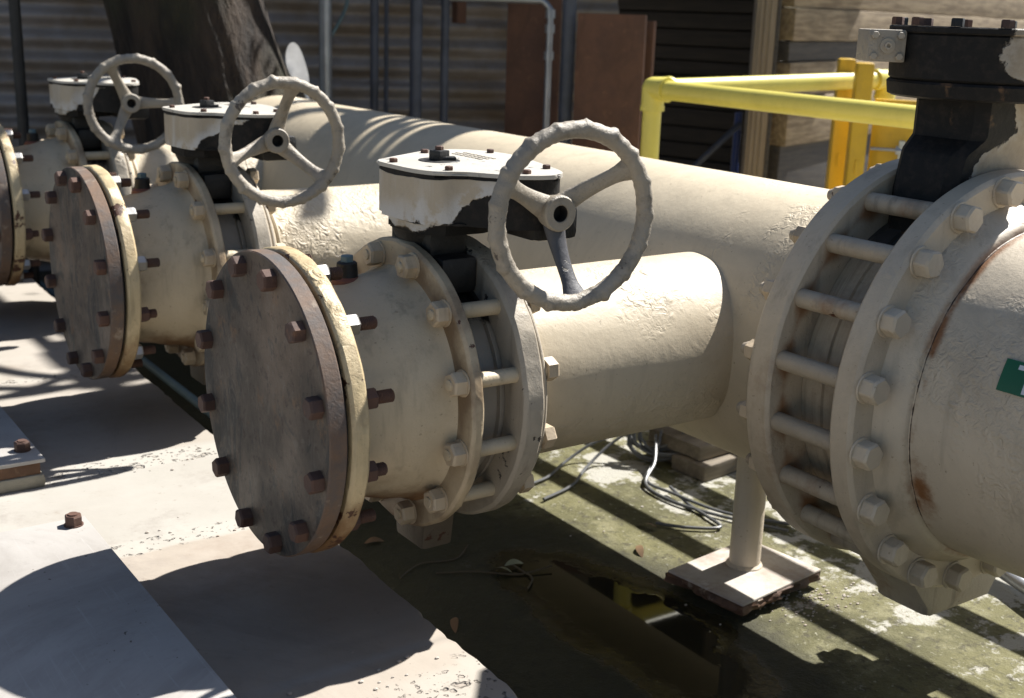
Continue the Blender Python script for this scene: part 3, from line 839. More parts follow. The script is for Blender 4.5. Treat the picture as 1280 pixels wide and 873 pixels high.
# supply pipe towards the camera
sup = tag(empty('supply_pipe', (XH, YN[0], 0)), 'thick beige pipe leaving the frame at the right with a cracked weld and rust stain', 'pipe')
def wob3(a, h, r): return .0016 * mnoise.noise(Vector((math.cos(a) * 4, math.sin(a) * 4, h * 10))) + .0007 * mnoise.noise(Vector((math.cos(a) * 14, math.sin(a) * 14, h * 40)))
fl = obj('flange', lth(ring_prof(-(YN[1] - YN[0]), 0, .23, RB, .007), Matrix.Translation((0, 0, 0)) @ AY @ Matrix.Rotation(PI, 4, 'X'), 160, True, wob2), M['greige'], sup)
AYN = fr((0, -1, 0))
pr = [(-.002, .322), (.006, .318), (.02, .309), (.034, .302), (.042, .297), (.0445, .2925), (.0455, .2875), (.047, .2865), (.049, .2865), (.0505, .288), (.055, .2875)]
h = .055
while h < 2.6: h += .04; pr.append((h, .286))
def pipe_mat_rust():
    m = paint('rough_beige_pipe_paint', (.66, .57, .44), dirty=.3, dirt=(.26, .17, .10), wrinkle=.7, peel=.8, wr=(.52, .64, 100))
    nt = m.node_tree; g = G(nt)
    b = [n for n in nt.nodes if n.type == 'BSDF_PRINCIPLED'][0]
    src = b.inputs['Base Color'].links[0].from_socket
    x, y, z = g.xyz()
    # rust weeping from the cracked weld at y ~ -0.047 and a stain low on the left
    n = g.noise(20, 5, .7, co=g.raw)
    d = g.m('ABSOLUTE', g.m('ADD', y, .052)); d = g.m('ADD', d, g.m('MULTIPLY', g.m('SUBTRACT', n, .5), .012))
    zone = g.ramp(g.noise(6, 5, .7, co=g.raw), .44, .58)
    c1 = g.m('MULTIPLY', g.ramp(d, .002, .013, 1, 0), zone)
    crack = g.ramp(g.m('ADD', g.m('ABSOLUTE', g.m('ADD', y, .0478)), g.m('MULTIPLY', g.m('SUBTRACT', g.noise(40, 3, co=g.raw), .5), .005)), .0004, .0014, 1, 0)
    dz = g.m('DIVIDE', g.m('SUBTRACT', z, -.115), .055); dy = g.m('DIVIDE', g.m('ADD', y, .062), .026)
    rr = g.m('ADD', g.m('SQRT', g.m('ADD', g.m('MULTIPLY', dz, dz), g.m('MULTIPLY', dy, dy))), g.m('MULTIPLY', g.m('SUBTRACT', n, .5), 2.4))
    c2 = g.m('MULTIPLY', g.ramp(rr, .1, 1.2, 1, 0), g.ramp(x, -.1, .0, 1, 0))
    col = g.mix(g.m('MULTIPLY', g.m('MAXIMUM', c1, c2), .95), src, (.26, .105, .03))
    col = g.mix(crack, col, (.05, .03, .02))
    g.L(col, b.inputs['Base Color'])
    return m
M['sup'] = pipe_mat_rust()
obj('pipe', lth(pr, AYN, 144, False, wob3), M['sup'], sup)
# green marker sticker, wrapped on the pipe: y from -0.693, polar angle 62.9..72.5 deg
def wrap(bm, y0, y1, a0, a1, r, mi=0, n=8, shear=0.):
    g_ = []
    for i in range(n + 1):
        a = R(a0 + (a1 - a0) * i / n)
        g_.append([bm.verts.new((-math.sin(a) * r, y - YN[0], math.cos(a) * r)) for y in (y0, y1)])
    for p, q in zip(g_, g_[1:]):
        f = bm.faces.new((p[0], p[1], q[1], q[0])); f.material_index = mi
b = bmesh.new(); wrap(b, -.693, -.86, 62.9, 72.7, .2895)
st = obj('sticker', b, M['green'], sup, smooth=False); st['label'] = 'green sticker with a white letter'
b = bmesh.new(); wrap(b, -.716, -.760, 63.9, 65.3, .2900); wrap(b, -.733, -.743, 65.3, 72.0, .2900)
obj('lettering', b, M['white'], st, smooth=False)

# ------------------------------------------------------------------ support pedestal
ped = tag(empty('pipe_support', (1.125, .01, GZ)), 'beige pipe support post on a flaking rusty base plate', 'pipe support')
b = lth([(.044, .0345), (.046, .034), (.375, .034)], Matrix.Translation((.0114, .018, 0)), 48)
lathe(b, [(.042, .041), (.046, .040), (.051, .0345)], Matrix.Translation((.0114, .018, 0)), 48)
obj('post', b, M['greige'], ped)
b = bmesh.new(); box(b, (0, 0, 0), (.275, .205, .026), bev=.003)
bmesh.ops.subdivide_edges(b, edges=b.edges[:], cuts=16, use_grid_fill=True)
for v in b.verts:
    p = v.co.copy()
    if p.z < .007:
        nn = mnoise.noise(p * 70) * .013 + mnoise.noise(p * 25) * .009
        l = Vector((p.x, p.y, 0)).normalized(); v.co += l * nn
for f in b.faces:
    if f.calc_center_median().z < .009: f.material_index = 1
bmesh.ops.transform(b, matrix=Matrix.Translation((-.008, -.004, .0305)) @ Matrix.Rotation(R(7), 4, 'Z'), verts=b.verts)
obj('base_plate', b, [M['crust'], M['crust_edge']], ped)
# flakes and grit fallen round the base
b = bmesh.new(); rnd = random.Random(4)
for k in range(250):
    if k < 150: x, y = 1.20 + rnd.gauss(0, .07), -.115 + rnd.gauss(0, .035)
    else: x, y = rnd.uniform(.95, 1.9), rnd.uniform(-.5, .9)
    s = rnd.uniform(.0012, .0045); zb = GZ
    if k > 190: x, y, zb = rnd.uniform(-.1, .18), rnd.choice((.32, .74, -.3)) + rnd.gauss(0, .04), SZ
    bmesh.ops.create_icosphere(b, subdivisions=1, radius=s, matrix=Matrix.Translation((x, y, zb + s * .3)) @ Matrix.Diagonal((1, rnd.uniform(.5, 1), .5, 1)))
tag(obj('grit', b, M['crust'], smooth=False), 'white paint flakes and grit on the wet floor and the slab', 'grit', kind='stuff')

# ------------------------------------------------------------------ yellow guard rail
rail = tag(empty('guard_rail', (2.0, 1.42, GZ)), 'bright yellow pipe guard rail behind the header pipe', 'railing')
rr = .031
def P(x, y, z): return (x - 2.0, y - 1.42, z - GZ)
b = bmesh.new(); tube(b, [P(2, 1.37, .372), P(2, -3, .355)], rr, 24); obj('top_rail', b, M['yellow'], rail)
b = bmesh.new(); tube(b, [P(2.05, 1.42, .374), P(3.12, 1.42, .398)], rr, 24); obj('top_rail', b, M['yellow'], rail)
b = bmesh.new(); tube(b, [P(2, 1.37, .075), P(2, -3, .06)], rr, 24); obj('mid_rail', b, M['yellow'], rail)
b = bmesh.new(); tube(b, [P(2, 1.37, -.14), P(2, -3, -.15)], rr, 24); obj('mid_rail', b, M['yellow'], rail)
b = bmesh.new(); tube(b, [P(2, 1.42, .30), P(2, 1.42, GZ)], rr, 24); obj('post', b, M['yellow'], rail)
b = bmesh.new(); tube(b, [P(3.17, 1.42, .33), P(3.17, 1.42, GZ)], rr, 24); obj('post', b, M['yellow'], rail)
b = bmesh.new(); tube(b, [P(2, -1.2, .34), P(2, -1.2, GZ)], rr, 24); obj('post', b, M['yellow'], rail)
def elbow(x, y, z, dirs):
    b = bmesh.new(); c = Vector(P(x, y, z))
    bmesh.ops.create_uvsphere(b, u_segments=24, v_segments=16, radius=rr + .007, matrix=Matrix.Translation(c))
    for d in dirs:
        d = Vector(d); tube(b, [c, c + d * .062], rr + .0068, 24); tube(b, [c + d * .055, c + d * .072], rr + .009, 24)
    obj('elbow', b, M['yellow'], rail)
elbow(2, 1.42, .373, ((0, -1, 0), (1, 0, 0), (0, 0, -1)))
elbow(3.17, 1.42, .399, ((-1, 0, 0), (0, 0, -1)))

# yellow gate posts and panel
gate = tag(empty('gate_panel', (2.85, 1.38, GZ)), 'orange yellow double post and panel with latch bolts behind the railing', 'gate')
def at(px, py, depth):
    """photo pixel and depth along the view axis -> point (used only to lay out the background)"""
    v = Vector(CR) * ((px - 640) / FPX) + Vector(CD) * ((py - 436.5) / FPX) + Vector(CF)
    return Vector(CP) + v * depth
FPX = 1523.85; CP = (-.7142, -1.6956, .5981)
CR = (0.823948723307763, -0.5657502293167136, 0.03217420376005187)
CD = (-0.12480898980446699, -0.2365675772871404, -0.9635655127678217)
CF = (0.5527487832447302, 0.7899129441935856, -0.2655302679863287)
def flat(v, z): return Vector((v.x, v.y, z))
gc = gate.location
vx = Vector((.80, -.60, 0))      # to the right in the picture
vy = Vector((.60, .80, 0))
rotg = Matrix(((vx.x, vy.x, 0, 0), (vx.y, vy.y, 0, 0), (0, 0, 1, 0), (0, 0, 0, 1)))
for px, dpt, ztop in ((1051, 4.62, .475), (1074, 4.42, .468)):
    p = at(px, 150, dpt)
    b = bmesh.new(); box(b, flat(p, (ztop + GZ) / 2) - gc, (.062, .062, ztop - GZ), bev=.012, rot=rotg)
    for zz in (.28, .1, -.05): box(b, flat(p, zz) - gc - vy * .031, (.014, .01, .05), bev=.002, rot=rotg)
    obj('post', b, M['orange_yellow'], gate)
p0 = at(1087, 190, 4.5); p1 = at(1175, 190, 4.4); mid = (p0 + p1) / 2
b = bmesh.new(); dd = flat(p1 - p0, 0); ln = dd.length; dd.normalize()
rotp = Matrix(((dd.x, -dd.y, 0, 0), (dd.y, dd.x, 0, 0), (0, 0, 1, 0), (0, 0, 0, 1)))
box(b, flat(mid, -.13) - gc, (ln, .03, .94), bev=.004, rot=rotp); obj('panel', b, M['orange_yellow'], gate)
for px in (1120,):
    p = at(px, 188, 4.42); b = bmesh.new(); tube(b, [p - gc - dd * .09, p - gc + dd * .03], .006, 10); hexp(b, fr(dd, p - gc), .03, .022)
    obj('latch', b, M['galv'], gate)
p = at(1127, 188, 4.41); b = bmesh.new(); box(b, flat(p, .12) - gc, (.022, .02, .16), bev=.004, rot=rotp); obj('hinge', b, M['galv'], gate)

# ------------------------------------------------------------------ timber, cable coil
def block(c, s, rz, label, n=None):
    b = bmesh.new(); box(b, (0, 0, s[2] / 2), s, bev=.004); bmesh.ops.subdivide_edges(b, edges=b.edges[:], cuts=4, use_grid_fill=True); rough_noise(b, .004, 18, c[0] * 7)
    o = obj('timber_block', b, M['timber'], sharp=40); o.location = c; o.rotation_euler = (0, 0, R(rz))
    return tag(o, label, 'timber', 'timber offcuts stacked on the pit floor')
block((1.60, .585, GZ + .002), (.27, .12, .042), 6, 'front lower grey timber block beside the support post, under the cable coil')
block((1.62, .72, GZ + .002), (.27, .12, .042), 8, 'rear lower grey timber block, half hidden by the cable coil')
block((1.60, .655, GZ + .047), (.24, .20, .040), 3, 'top timber block on the stack, the cable coil leaning against it')
coil = empty('cable_coil', (1.46, .69, GZ))
tag(coil, 'loose coil of grey cable hanging beside the timber blocks', 'cable')
b = bmesh.new(); rnd = random.Random(8); pts = []
for k in range(9 * 28):
    a = 2 * PI * k / 28; t = k / 28
    rx = .085 + .012 * math.sin(t * 2.3) + rnd.uniform(-.002, .002); rz = .052 + .008 * math.cos(t * 1.9)
    pts.append((rx * math.cos(a) * .82 + .02 + .012 * math.sin(t), rx * math.cos(a) * -.57 + .03 * math.sin(a) + .02 * math.sin(t * 1.7), .085 + rz * math.sin(a) + .01 * math.sin(t * 3) + rx * math.cos(a) * .25))
tube(b, pts, .0040, 8); obj('loops', b, M['cable'], coil)
b = bmesh.new()
def spline(ps, n=14):
    ps = [Vector(p) for p in ps]; ps = [ps[0]] + ps + [ps[-1]]; out = []
    for i in range(1, len(ps) - 2):
        p0, p1, p2, p3 = ps[i - 1:i + 3]
        for k in range(n):
            t = k / n; out.append(.5 * ((2 * p1) + (-p0 + p2) * t + (2 * p0 - 5 * p1 + 4 * p2 - p3) * t * t + (-p0 + 3 * p1 - 3 * p2 + p3) * t ** 3))
    out.append(ps[-2]); return out
c0 = Vector(coil.location)
for ps in ([(1.46, .70, -.52), (1.39, .62, -.56), (1.31, .56, GZ + .012), (1.30, .44, GZ + .008), (1.345, .30, GZ + .008), (1.42, .16, GZ + .008)],
           [(1.48, .70, -.51), (1.41, .64, -.56), (1.33, .58, GZ + .012), (1.32, .46, GZ + .018), (1.365, .32, GZ + .008), (1.46, .18, GZ + .008)],
           [(1.42, .74, -.50), (1.34, .76, -.55), (1.25, .74, GZ + .01), (1.14, .66, GZ + .008), (1.02, .62, GZ + .008)], [(1.41, .76, -.52), (1.32, .80, -.55), (1.22, .80, GZ + .01), (1.12, .74, GZ + .008), (1.04, .72, GZ + .008)],
           [(1.34, .50, GZ + .02), (1.32, .40, GZ + .008), (1.31, .33, GZ + .008), (1.29, .26, GZ + .008), (1.22, .30, GZ + .008), (1.17, .36, GZ + .008)]):
    tube(b, [p - c0 for p in spline(ps)], .0042, 8)
obj('tail', b, M['cable'], coil)
b = bmesh.new(); tube(b, [(.50, 4.5, -.545), (.505, 2.1, -.55), (.50, 1.45, -.553)], .013, 16)
tag(obj('conduit', b, M['patina']), 'thin blue grey conduit lying in the pit behind the nearest blind flange', 'conduit')
b = bmesh.new(); tube(b, [(1.50, -.62, -.56), (1.62, -.30, -.565), (1.9, .4, -.57)], .016, 14)
tag(obj('conduit', b, M['galv']), 'pale conduit on the floor below the large valve at the right edge', 'conduit')
b = bmesh.new(); tube(b, [(1.62, .95, -.50), (1.72, .52, -.50), (1.80, .2, -.52)], .014, 12)
tag(obj('hose', b, M['black']), 'black hose lying across the timber blocks', 'hose')

# leaves
def leaf(x, y, z, rz, L, mat, label):
    b = bmesh.new(); n = 8; up = []; lo = []
    for i in range(n + 1):
        t = i / n; wv = .16 * L * math.sin(PI * t) ** .8; cz = .1 * L * math.sin(PI * t) + .02 * L * math.sin(5 * t)
        up.append(b.verts.new((t * L, wv, cz + wv * .4))); lo.append(b.verts.new((t * L, -wv, cz + wv * .2)))
    for i in range(n):
        try: b.faces.new((up[i], lo[i], lo[i + 1], up[i + 1]))
        except ValueError: pass
    o = obj('leaf', b, mat); o.location = (x, y, z); o.rotation_euler = (.2, .1, rz)
    tag(o, label, 'leaf', 'fallen leaves on the pit floor')
LV = [(at(630, 708, 2.15), 'leaf_green', 'pale green leaf with its tip up in the dark pit'), (at(640, 716, 2.13), 'leaf_green', 'pale leaf lying beside the upright green leaf'), (at(568, 772, 2.0), 'leaf_dry', 'single brown dry leaf in the dark pit near the concrete edge'),
      (at(455, 680, 2.2), 'leaf_dry', 'brown leaf beside the bottom of the nearest blind flange'), (at(822, 660, 2.6), 'leaf_dry', 'curled tan leaf on sunlit moss left of the support post'), (at(797, 682, 2.5), 'leaf_dry', 'reddish leaf on sunlit moss below the curled tan leaf')]
for i, (p, mt, lab) in enumerate(LV):
    # drop the sight line onto the floor
    v = p - Vector(CP); t = (GZ + .006 - CP[2]) / v.z; q = Vector(CP) + v * t
    leaf(q.x, q.y, GZ + .006, (i * 2.1) % 6.28, .055, M[mt], lab)

for i, (px, py, L, rz, lab) in enumerate(((500, 722, .22, .2, 'thin curved twig under the bottom lug of the nearest valve'), (545, 716, .26, -.5, 'long straight twig lying in the dark pit below the nearest valve'), (660, 735, .12, 1.2, 'short twig in the dark pit right of the pale green leaves'))):
    v = at(px, py, 2.1) - Vector(CP); t = (GZ + .005 - CP[2]) / v.z; q = Vector(CP) + v * t
    b = bmesh.new(); tube(b, spline([(0, 0, .004), (L * .35, .02 * (1 - i), .006), (L * .7, -.01, .003), (L, .015, .010)], 8), .0019, 6)
    o = obj('twig', b, M['twig']); o.location = (q.x, q.y, GZ); o.rotation_euler = (0, 0, rz); tag(o, lab, 'twig', 'twigs on the pit floor')
# ------------------------------------------------------------------ background
def wall_frame(a, b_):
    d = (Vector(b_) - Vector(a)); ln = d.length; d.normalize(); return Vector(a), d, ln
# corrugated wall
A = Vector((-1.6, 4.83, 0)); B = Vector((3.15, 3.03, 0)); d = (B - A).normalized(); n = Vector((d.y, -d.x, 0))
b = bmesh.new(); ln = (B - A).length; rows = []
z = -.6; pitch = .095
while z < 1.9:
    off = .013 * math.cos(2 * PI * z / pitch)
    rows.append([b.verts.new((0, off, z - GZ)), b.verts.new((ln, off, z - GZ))]); z += pitch / 10
for p, q in zip(rows, rows[1:]): b.faces.new((p[0], p[1], q[1], q[0]))
res = bmesh.ops.extrude_face_region(b, geom=b.faces[:]); bmesh.ops.translate(b, vec=(0, .02, 0), verts=[e for e in res['geom'] if isinstance(e, bmesh.types.BMVert)])
wl = obj('corrugated_wall', b, M['corrugated'], sharp=60); wl.location = (A.x, A.y, GZ); wl.rotation_euler = (0, 0, math.atan2(d.y, d.x))
tag(wl, 'weathered corrugated steel wall along the back', 'wall')
def vpole(px, dpt, r, mat, label, z1=1.9, z0=GZ, cat='pole', name='pole', lean=(0, 0)):
    p = at(px, 60, dpt); b = bmesh.new(); h = z1 - z0
    tube(b, [(0, 0, 0), (lean[0], lean[1], h)], r, 16); lathe(b, [(0, r + .006), (.012, r + .006), (.012, r)], Matrix(), 16)
    o = obj(name, b, mat); o.location = (p.x, p.y, z0); return tag(o, label, cat)
G_ = 'slim steel poles in front of the corrugated wall'
for px, dpt, r, mt, lab in ((22, 4.4, .020, 'black', 'black pole at the far left before the dark wall'), (407, 5.3, .028, 'galv', 'grey weathered post just right of the leaning trunk'), (468, 5.2, .018, 'dark_pole', 'slim blue grey pole, leftmost of three against the corrugated wall'), (483, 5.5, .010, 'dark_pole', 'thinnest grey rod right beside the leftmost blue grey pole'),
                             (520, 5.1, .026, 'dark_pole', 'thickest blue grey pole, in the middle of the corrugated wall'), (556, 5.2, .018, 'dark_pole', 'slim blue grey pole, rightmost of three against the corrugated wall'), (710, 4.95, .028, 'dark_pole', 'blue grey steel post between the two rusty sheets')):
    tag(vpole(px, dpt, r, M[mt], lab), group=G_)
b = bmesh.new(); box(b, (1.3, -.28, 1.62 - GZ), (2.8, .5, .03))  # unseen roof added to keep sky light off the wall and tree
aw = obj('added_shade_roof', b, M['corrugated'], wl)
# rusty sheets
def sheet(px0, px1, d0, d1, ztop, th, label):
    p0, p1 = at(px0, 60, d0), at(px1, 60, d1); dd = flat(p1 - p0, 0); ln = dd.length; ang_ = math.atan2(dd.y, dd.x)
    b = bmesh.new(); h = ztop - GZ; box(b, (ln / 2, 0, h / 2), (ln, th, h), bev=.004)
    bmesh.ops.subdivide_edges(b, edges=[e for e in b.edges if e.calc_length() > .2], cuts=5, use_grid_fill=True); rough_noise(b, .005, 2.2, px0)
    o = obj('steel_sheet', b, M['rust_sheet']); o.location = flat(p0, GZ); o.rotation_euler = (0, 0, ang_)
    return tag(o, label, 'steel sheet', 'rusty steel sheets standing before the back wall')
sheet(634, 700, 5.4, 5.35, 1.1, .03, 'narrow rusty steel sheet behind the galvanised pipe')
sheet(722, 806, 4.9, 4.8, .606, .03, 'wide dark rusty steel sheet, right of the blue grey post')
sheet(740, 817, 5.02, 4.9, .585, .03, 'rusty steel sheet peeking out behind the right edge of the wide one')
# galvanised pipe with elbow
p = at(688, 20, 5.1); b = bmesh.new(); zt = p.z - .01
tube(b, [(0, 0, GZ), (0, 0, zt)], .0145, 16)
q = at(560, 0, 5.15) - p
tube(b, spline([(0, 0, zt), (0, 0, zt + .03), Vector((q.x, q.y, 0)).normalized() * .03 + Vector((0, 0, zt + .065)), Vector((q.x, q.y, 0)).normalized() * .08 + Vector((0, 0, zt + .07)), Vector((q.x, q.y, zt + .07))]), .0145, 16)
for zz in (zt - .17, zt - .06, zt): lathe(b, [(zz, .0145), (zz, .021), (zz + .035, .021), (zz + .035, .0145)], Matrix(), 20)
o = obj('galvanised_pipe', b, M['galv']); o.location = (p.x, p.y, 0); tag(o, 'shiny galvanised pipe with an elbow, in front of the narrow rusty sheet', 'pipe')
# hanging wire at left-centre
p = at(432, 10, 5.3); b = bmesh.new(); tube(b, spline([(0, 0, .35), (.01, 0, .1), (0, 0, 0), (-.06, .02, -.12), (-.10, .04, -.17)]), .008, 8)
o = obj('hose', b, M['patina']); o.location = p; tag(o, 'thin pale hose hanging on the corrugated wall', 'hose')
# small bracket
p = at(574, 15, 5.5); b = bmesh.new(); box(b, (0, 0, 0), (.05, .05, .10), bev=.006); box(b, (0, 0, .06), (.16, .03, .02), bev=.003)
o = obj('wall_bracket', b, M['rust_sheet']); o.location = p; tag(o, 'small rusty bracket on the corrugated wall below the galvanised pipe', 'bracket')

# dark shed boards behind the rail
p0, p1 = at(690, 100, 7.2), at(965, 100, 6.3); dd = flat(p1 - p0, 0); ln = dd.length
shed = tag(empty('shed_wall', flat(p0, GZ)), 'dark board wall in deep shade behind the railing corner', 'wall'); shed.rotation_euler = (0, 0, math.atan2(dd.y, dd.x))
zz = 0
b = bmesh.new()
while zz < 2.0:
    hh = random.uniform(.07, .10); box(b, (ln / 2, random.uniform(-.012, .012), zz + hh / 2), (ln, .04, hh - .008), bev=.004); zz += hh
box(b, (ln / 2, .06, 1.0), (ln, .02, 2.0))
obj('boards', b, M['shed'], shed)
b = bmesh.new(); box(b, (ln / 2 + .2, -.55, 2.02), (ln + 1.2, 2.0, .04)); obj('roof', b, M['shed'], shed)
# grooved post that holds the strut of the added screen above the frame
p = at(951, 80, 5.2)
post = tag(empty('tall_post', flat(p, GZ)), 'tall tan grooved post between the dark shed wall and the stacked boards', 'post')
H = 2.6
b = bmesh.new(); box(b, (0, 0, H / 2), (.085, .085, H), bev=.005)
for k in (-.022, .0, .022): box(b, (k, -.044, H / 2), (.012, .008, H - .01), bev=.002)
sh = obj('shaft', b, M['post'], post)
b = bmesh.new(); box(b, (.052, 0, H / 2), (.016, .08, H), bev=.002); obj('dark_strip', b, M['lumber_dark_shade'], post)
post.rotation_euler = (0, 0, R(-36))
# unseen slatted screen, added for its stripes: boards edge-on to the sun; only its shadow on the header shows
SCX = 2.75
def hy(yh): return yh + (SCX - 1.03) * .1221
scr = tag(empty('shadow_screen', (SCX, hy(1.45), 1.9)), 'unseen slatted screen added to cast the stripes on the header pipe', 'screen')
cy = scr.location.y
for y0, y1 in ((1.62, 1.80), (1.545, 1.585), (1.475, 1.515), (1.407, 1.445), (1.340, 1.378), (1.12, 1.305)):
    b = bmesh.new(); box(b, (0, hy((y0 + y1) / 2) - cy, .28), (.05, y1 - y0, 1.1), bev=.003); obj('slat', b, M['timber'], scr)
b = bmesh.new(); box(b, (0.03, 0, .8), (.04, .9, .05)); box(b, (.25, -.12, .8), (.5, .06, .05)); pt = Vector((post.location.x, post.location.y, GZ + H - .06)) - scr.location
tube(b, [pt, Vector((.25, -.12, .8))], .012, 8); tube(b, [Vector((0, .38, .8)), Vector((-.57, .36, .15))], .012, 8)
obj('cross_bar', b, M['timber'], scr)
hr = tag(empty('shadow_loops', (1.98, 2.02, 2.2)), 'unseen black loops added to cast the curved shadows on the slab', 'shadow loops')  # made-up loops above the frame, there for their shadows on the slab
for k in range(4):
    b = bmesh.new(); tube(b, [(.42 * math.cos(2 * PI * q / 64) + .09 * k, .44 * math.sin(2 * PI * q / 64), -.10 * k) for q in range(64)], .020, 10, True); obj('shadow_loop', b, M['black'], hr)
b = bmesh.new(); tube(b, [(.2, 1.0, -.15), (.2, -.4, -.15)], .02, 10); obj('arm', b, M['dark_pole'], hr)
# stacked boards at right
p0 = Vector((3.46, 2.11, 0)); dd = Vector((.95, .31, 0)).normalized()
angl = math.atan2(dd.y, dd.x)
def board(z0, z1, th, mat, label, x0=-.13, ln=8., yoff=0.):
    b = bmesh.new(); box(b, (ln / 2, 0, (z1 - z0) / 2), (ln, th, z1 - z0), bev=.006)
    bmesh.ops.subdivide_edges(b, edges=[e for e in b.edges if e.calc_length() > 1], cuts=12, use_grid_fill=True); rough_noise(b, .006, 3, z0)
    o = obj('board', b, mat); nn = Vector((-dd.y, dd.x, 0)); q = p0 + dd * x0 + nn * (yoff + th / 2); o.location = (q.x, q.y, z0); o.rotation_euler = (0, 0, angl)
    return tag(o, label, 'board', 'long boards stacked behind the railing')
board(GZ, -.28, .09, M['lumber_dark_shade'], 'lowest board of the stack, its shade coloured in, behind the yellow posts', yoff=.0)
board(-.278, .07, .09, M['lumber_dark_shade'], 'board coloured dark for shade, just above the lowest one of the stack', yoff=.01)
board(.072, .285, .09, M['lumber'], 'lower tan board of the stack, seen under the yellow railing', yoff=-.01)
board(.287, .433, .09, M['lumber'], 'broad tan board above the yellow railing, below the dark gap', yoff=.0)
board(.435, .52, .08, M['lumber_dark_shade'], 'thin dark strip put in for the gap of the tan stack', yoff=.015)
board(.522, .66, .09, M['lumber'], 'tan board just above the dark gap of the stack', yoff=.0)
board(.662, .85, .09, M['lumber'], 'topmost tan board of the stack, cut by the top edge of the photo', yoff=.01)
# blue pipe and leaning rod before the shed
b = bmesh.new(); p = at(922, 160, 5.6); tube(b, [(0, 0, GZ), (0, 0, p.z + .07)], .017, 14)
o = obj('blue_pipe', b, M['blue']); o.location = flat(p, 0); tag(o, 'short upright blue plastic pipe left of the tan post', 'pipe')
b = bmesh.new(); a0 = at(925, 155, 5.5); a1 = at(850, 225, 5.4); tube(b, [(0, 0, 0), a1 - a0], .013, 12)
o = obj('rod', b, M['dark_pole']); o.location = a0; tag(o, 'grey rod leaning across the dark opening beside the blue pipe', 'rod')

# leaning tree trunk behind the header's end, with silver plates at its foot
tree = empty('tree', (1.02, 2.98, GZ)); tag(tree, 'dark leaning tree trunk with a flared foot behind the end of the header pipe', 'tree')
b = bmesh.new(); rings = []
lean = Vector((-.824, .566, 0)) * .27
for i in range(90):
    z = i / 89 * 2.6
    r = .315 + .20 * math.exp(-z / .35) - .02 * z
    ring = []
    for k in range(96):
        a = 2 * PI * k / 96
        lob = 1 + .10 * math.sin(3 * a + 1) * math.exp(-z / .8) + .05 * mnoise.noise(Vector((math.cos(a) * 2, math.sin(a) * 2, z * 1.5))) + .022 * mnoise.noise(Vector((math.cos(a) * 9, math.sin(a) * 9, z * 2))) + .022 * mnoise.noise(Vector((math.cos(a) * 22, math.sin(a) * 22, z * 6)))
        c = lean * (z - 1.1)
        ring.append(b.verts.new((c.x + r * lob * math.cos(a), c.y + r * lob * math.sin(a), z)))
    rings.append(ring)
for p, q in zip(rings, rings[1:]):
    for k in range(96): b.faces.new((p[k], p[(k + 1) % 96], q[(k + 1) % 96], q[k]))
b.faces.new(rings[-1])
for k in range(6):
    a = k * 1.1; s = lean * 1.4 + Vector((0, 0, 2.4)); e = s + Vector((math.cos(a) * 1.0, math.sin(a) * 1.0, .8 + .2 * (k % 3)))
    tube(b, spline([s, (s + e) / 2 + Vector((0, 0, .15)), e], 6), lambda i_: .09 - .005 * i_, 10)
tr = obj('trunk', b, M['bark'], tree, sharp=70)
b = bmesh.new(); rnd = random.Random(21)
for c in range(26):
    cc = Vector((rnd.uniform(-.2, 2.4), rnd.uniform(-.1, 1.8), rnd.uniform(2.2, 3.7)))
    for k in range(55):
        p = cc + Vector((rnd.gauss(0, .2), rnd.gauss(0, .2), rnd.gauss(0, .13)))
        m_ = Matrix.Translation(p) @ Matrix.Rotation(rnd.random() * 6.3, 4, 'Z') @ Matrix.Rotation(rnd.uniform(-.9, .9), 4, 'X')
        s = rnd.uniform(.03, .06)
        b.faces.new([b.verts.new(m_ @ Vector(v)) for v in ((0, 0, 0), (s * .35, s * .6, .01), (0, s * 1.6, 0), (-s * .35, s * .6, .01))])
obj('crown', b, M['crown'], tree, smooth=False)
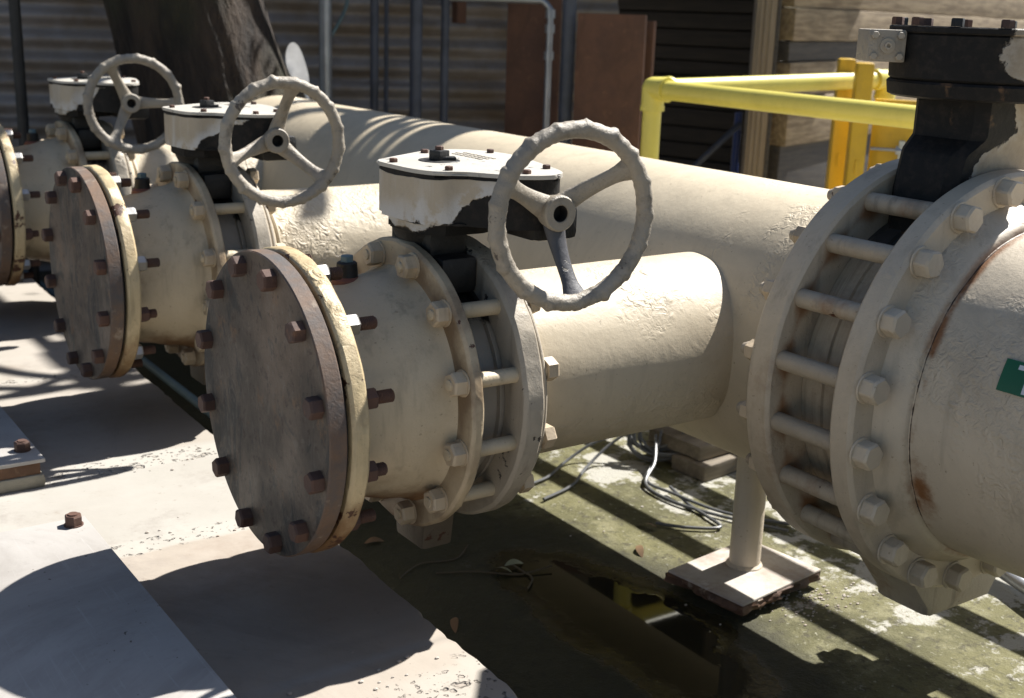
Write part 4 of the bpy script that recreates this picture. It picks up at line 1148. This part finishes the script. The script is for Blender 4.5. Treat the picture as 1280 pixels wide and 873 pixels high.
def paddle(px, py, dpt, w, h, rz, tilt, label):
    b = bmesh.new(); n = 28; ra = []; rb = []
    for k in range(n):
        a = 2 * PI * k / n; x, z = w * math.cos(a), h * math.sin(a)
        yy = .25 * (x * x) / w
        ra.append(b.verts.new((x, yy, z))); rb.append(b.verts.new((x, yy + .006, z)))
    b.faces.new(ra); b.faces.new(rb[::-1])
    for k in range(n): b.faces.new((ra[k], ra[(k + 1) % n], rb[(k + 1) % n], rb[k]))
    tube(b, [(0, .004, -h), (0, .004, -h - .35)], .008, 8)
    o = obj('metal_paddle', b, M['zinc']); o.location = at(px, py, dpt); o.rotation_euler = (R(tilt), 0, R(rz))
    tag(o, label, 'metal paddle')
paddle(374, 82, 4.55, .052, .088, 22, -20, 'bright silver oval plate standing at the right of the tree foot')

# ------------------------------------------------------------------ light, sky, camera
Sx, Sy, Sz = .866, .105, 1.0
el = math.atan2(Sz, math.hypot(Sx, Sy)); az = math.atan2(Sx, Sy)
wd = bpy.data.worlds.new('World'); sc.world = wd; wd.use_nodes = True
nt = wd.node_tree; nt.nodes.clear()
sky = nt.nodes.new('ShaderNodeTexSky'); sky.sky_type = 'NISHITA'; sky.sun_disc = False
sky.sun_elevation = el; sky.sun_rotation = az
bg = nt.nodes.new('ShaderNodeBackground'); bg.inputs['Strength'].default_value = .05
wo = nt.nodes.new('ShaderNodeOutputWorld'); nt.links.new(sky.outputs[0], bg.inputs[0]); nt.links.new(bg.outputs[0], wo.inputs[0])
sl = bpy.data.lights.new('sun', 'SUN'); sl.energy = 5.0; sl.angle = R(.53); sl.color = (1, .965, .91)
so = bpy.data.objects.new('sun', sl); COL.objects.link(so)
so.rotation_euler = Vector((Sx, Sy, Sz)).to_track_quat('Z', 'Y').to_euler(); so.location = (6, 2, 8)
cd = bpy.data.cameras.new('camera'); cam = bpy.data.objects.new('camera', cd); COL.objects.link(cam)
cd.sensor_width = 36; cd.lens = FPX / 1280 * 36; cd.clip_end = 500; cd.clip_start = .05
cr, cdn, cf = Vector(CR), Vector(CD), Vector(CF)
cam.matrix_world = Matrix(((cr.x, -cdn.x, -cf.x, CP[0]), (cr.y, -cdn.y, -cf.y, CP[1]), (cr.z, -cdn.z, -cf.z, CP[2]), (0, 0, 0, 1)))
cd.dof.use_dof = True; cd.dof.focus_distance = 2.0; cd.dof.aperture_fstop = 5.6
sc.camera = cam
sc.view_settings.view_transform = 'Standard'; sc.view_settings.look = 'None'
sc.view_settings.exposure = 1.1; sc.view_settings.gamma = 1
sc.cycles.max_bounces = 8; sc.cycles.caustics_reflective = False; sc.cycles.diffuse_bounces = 3
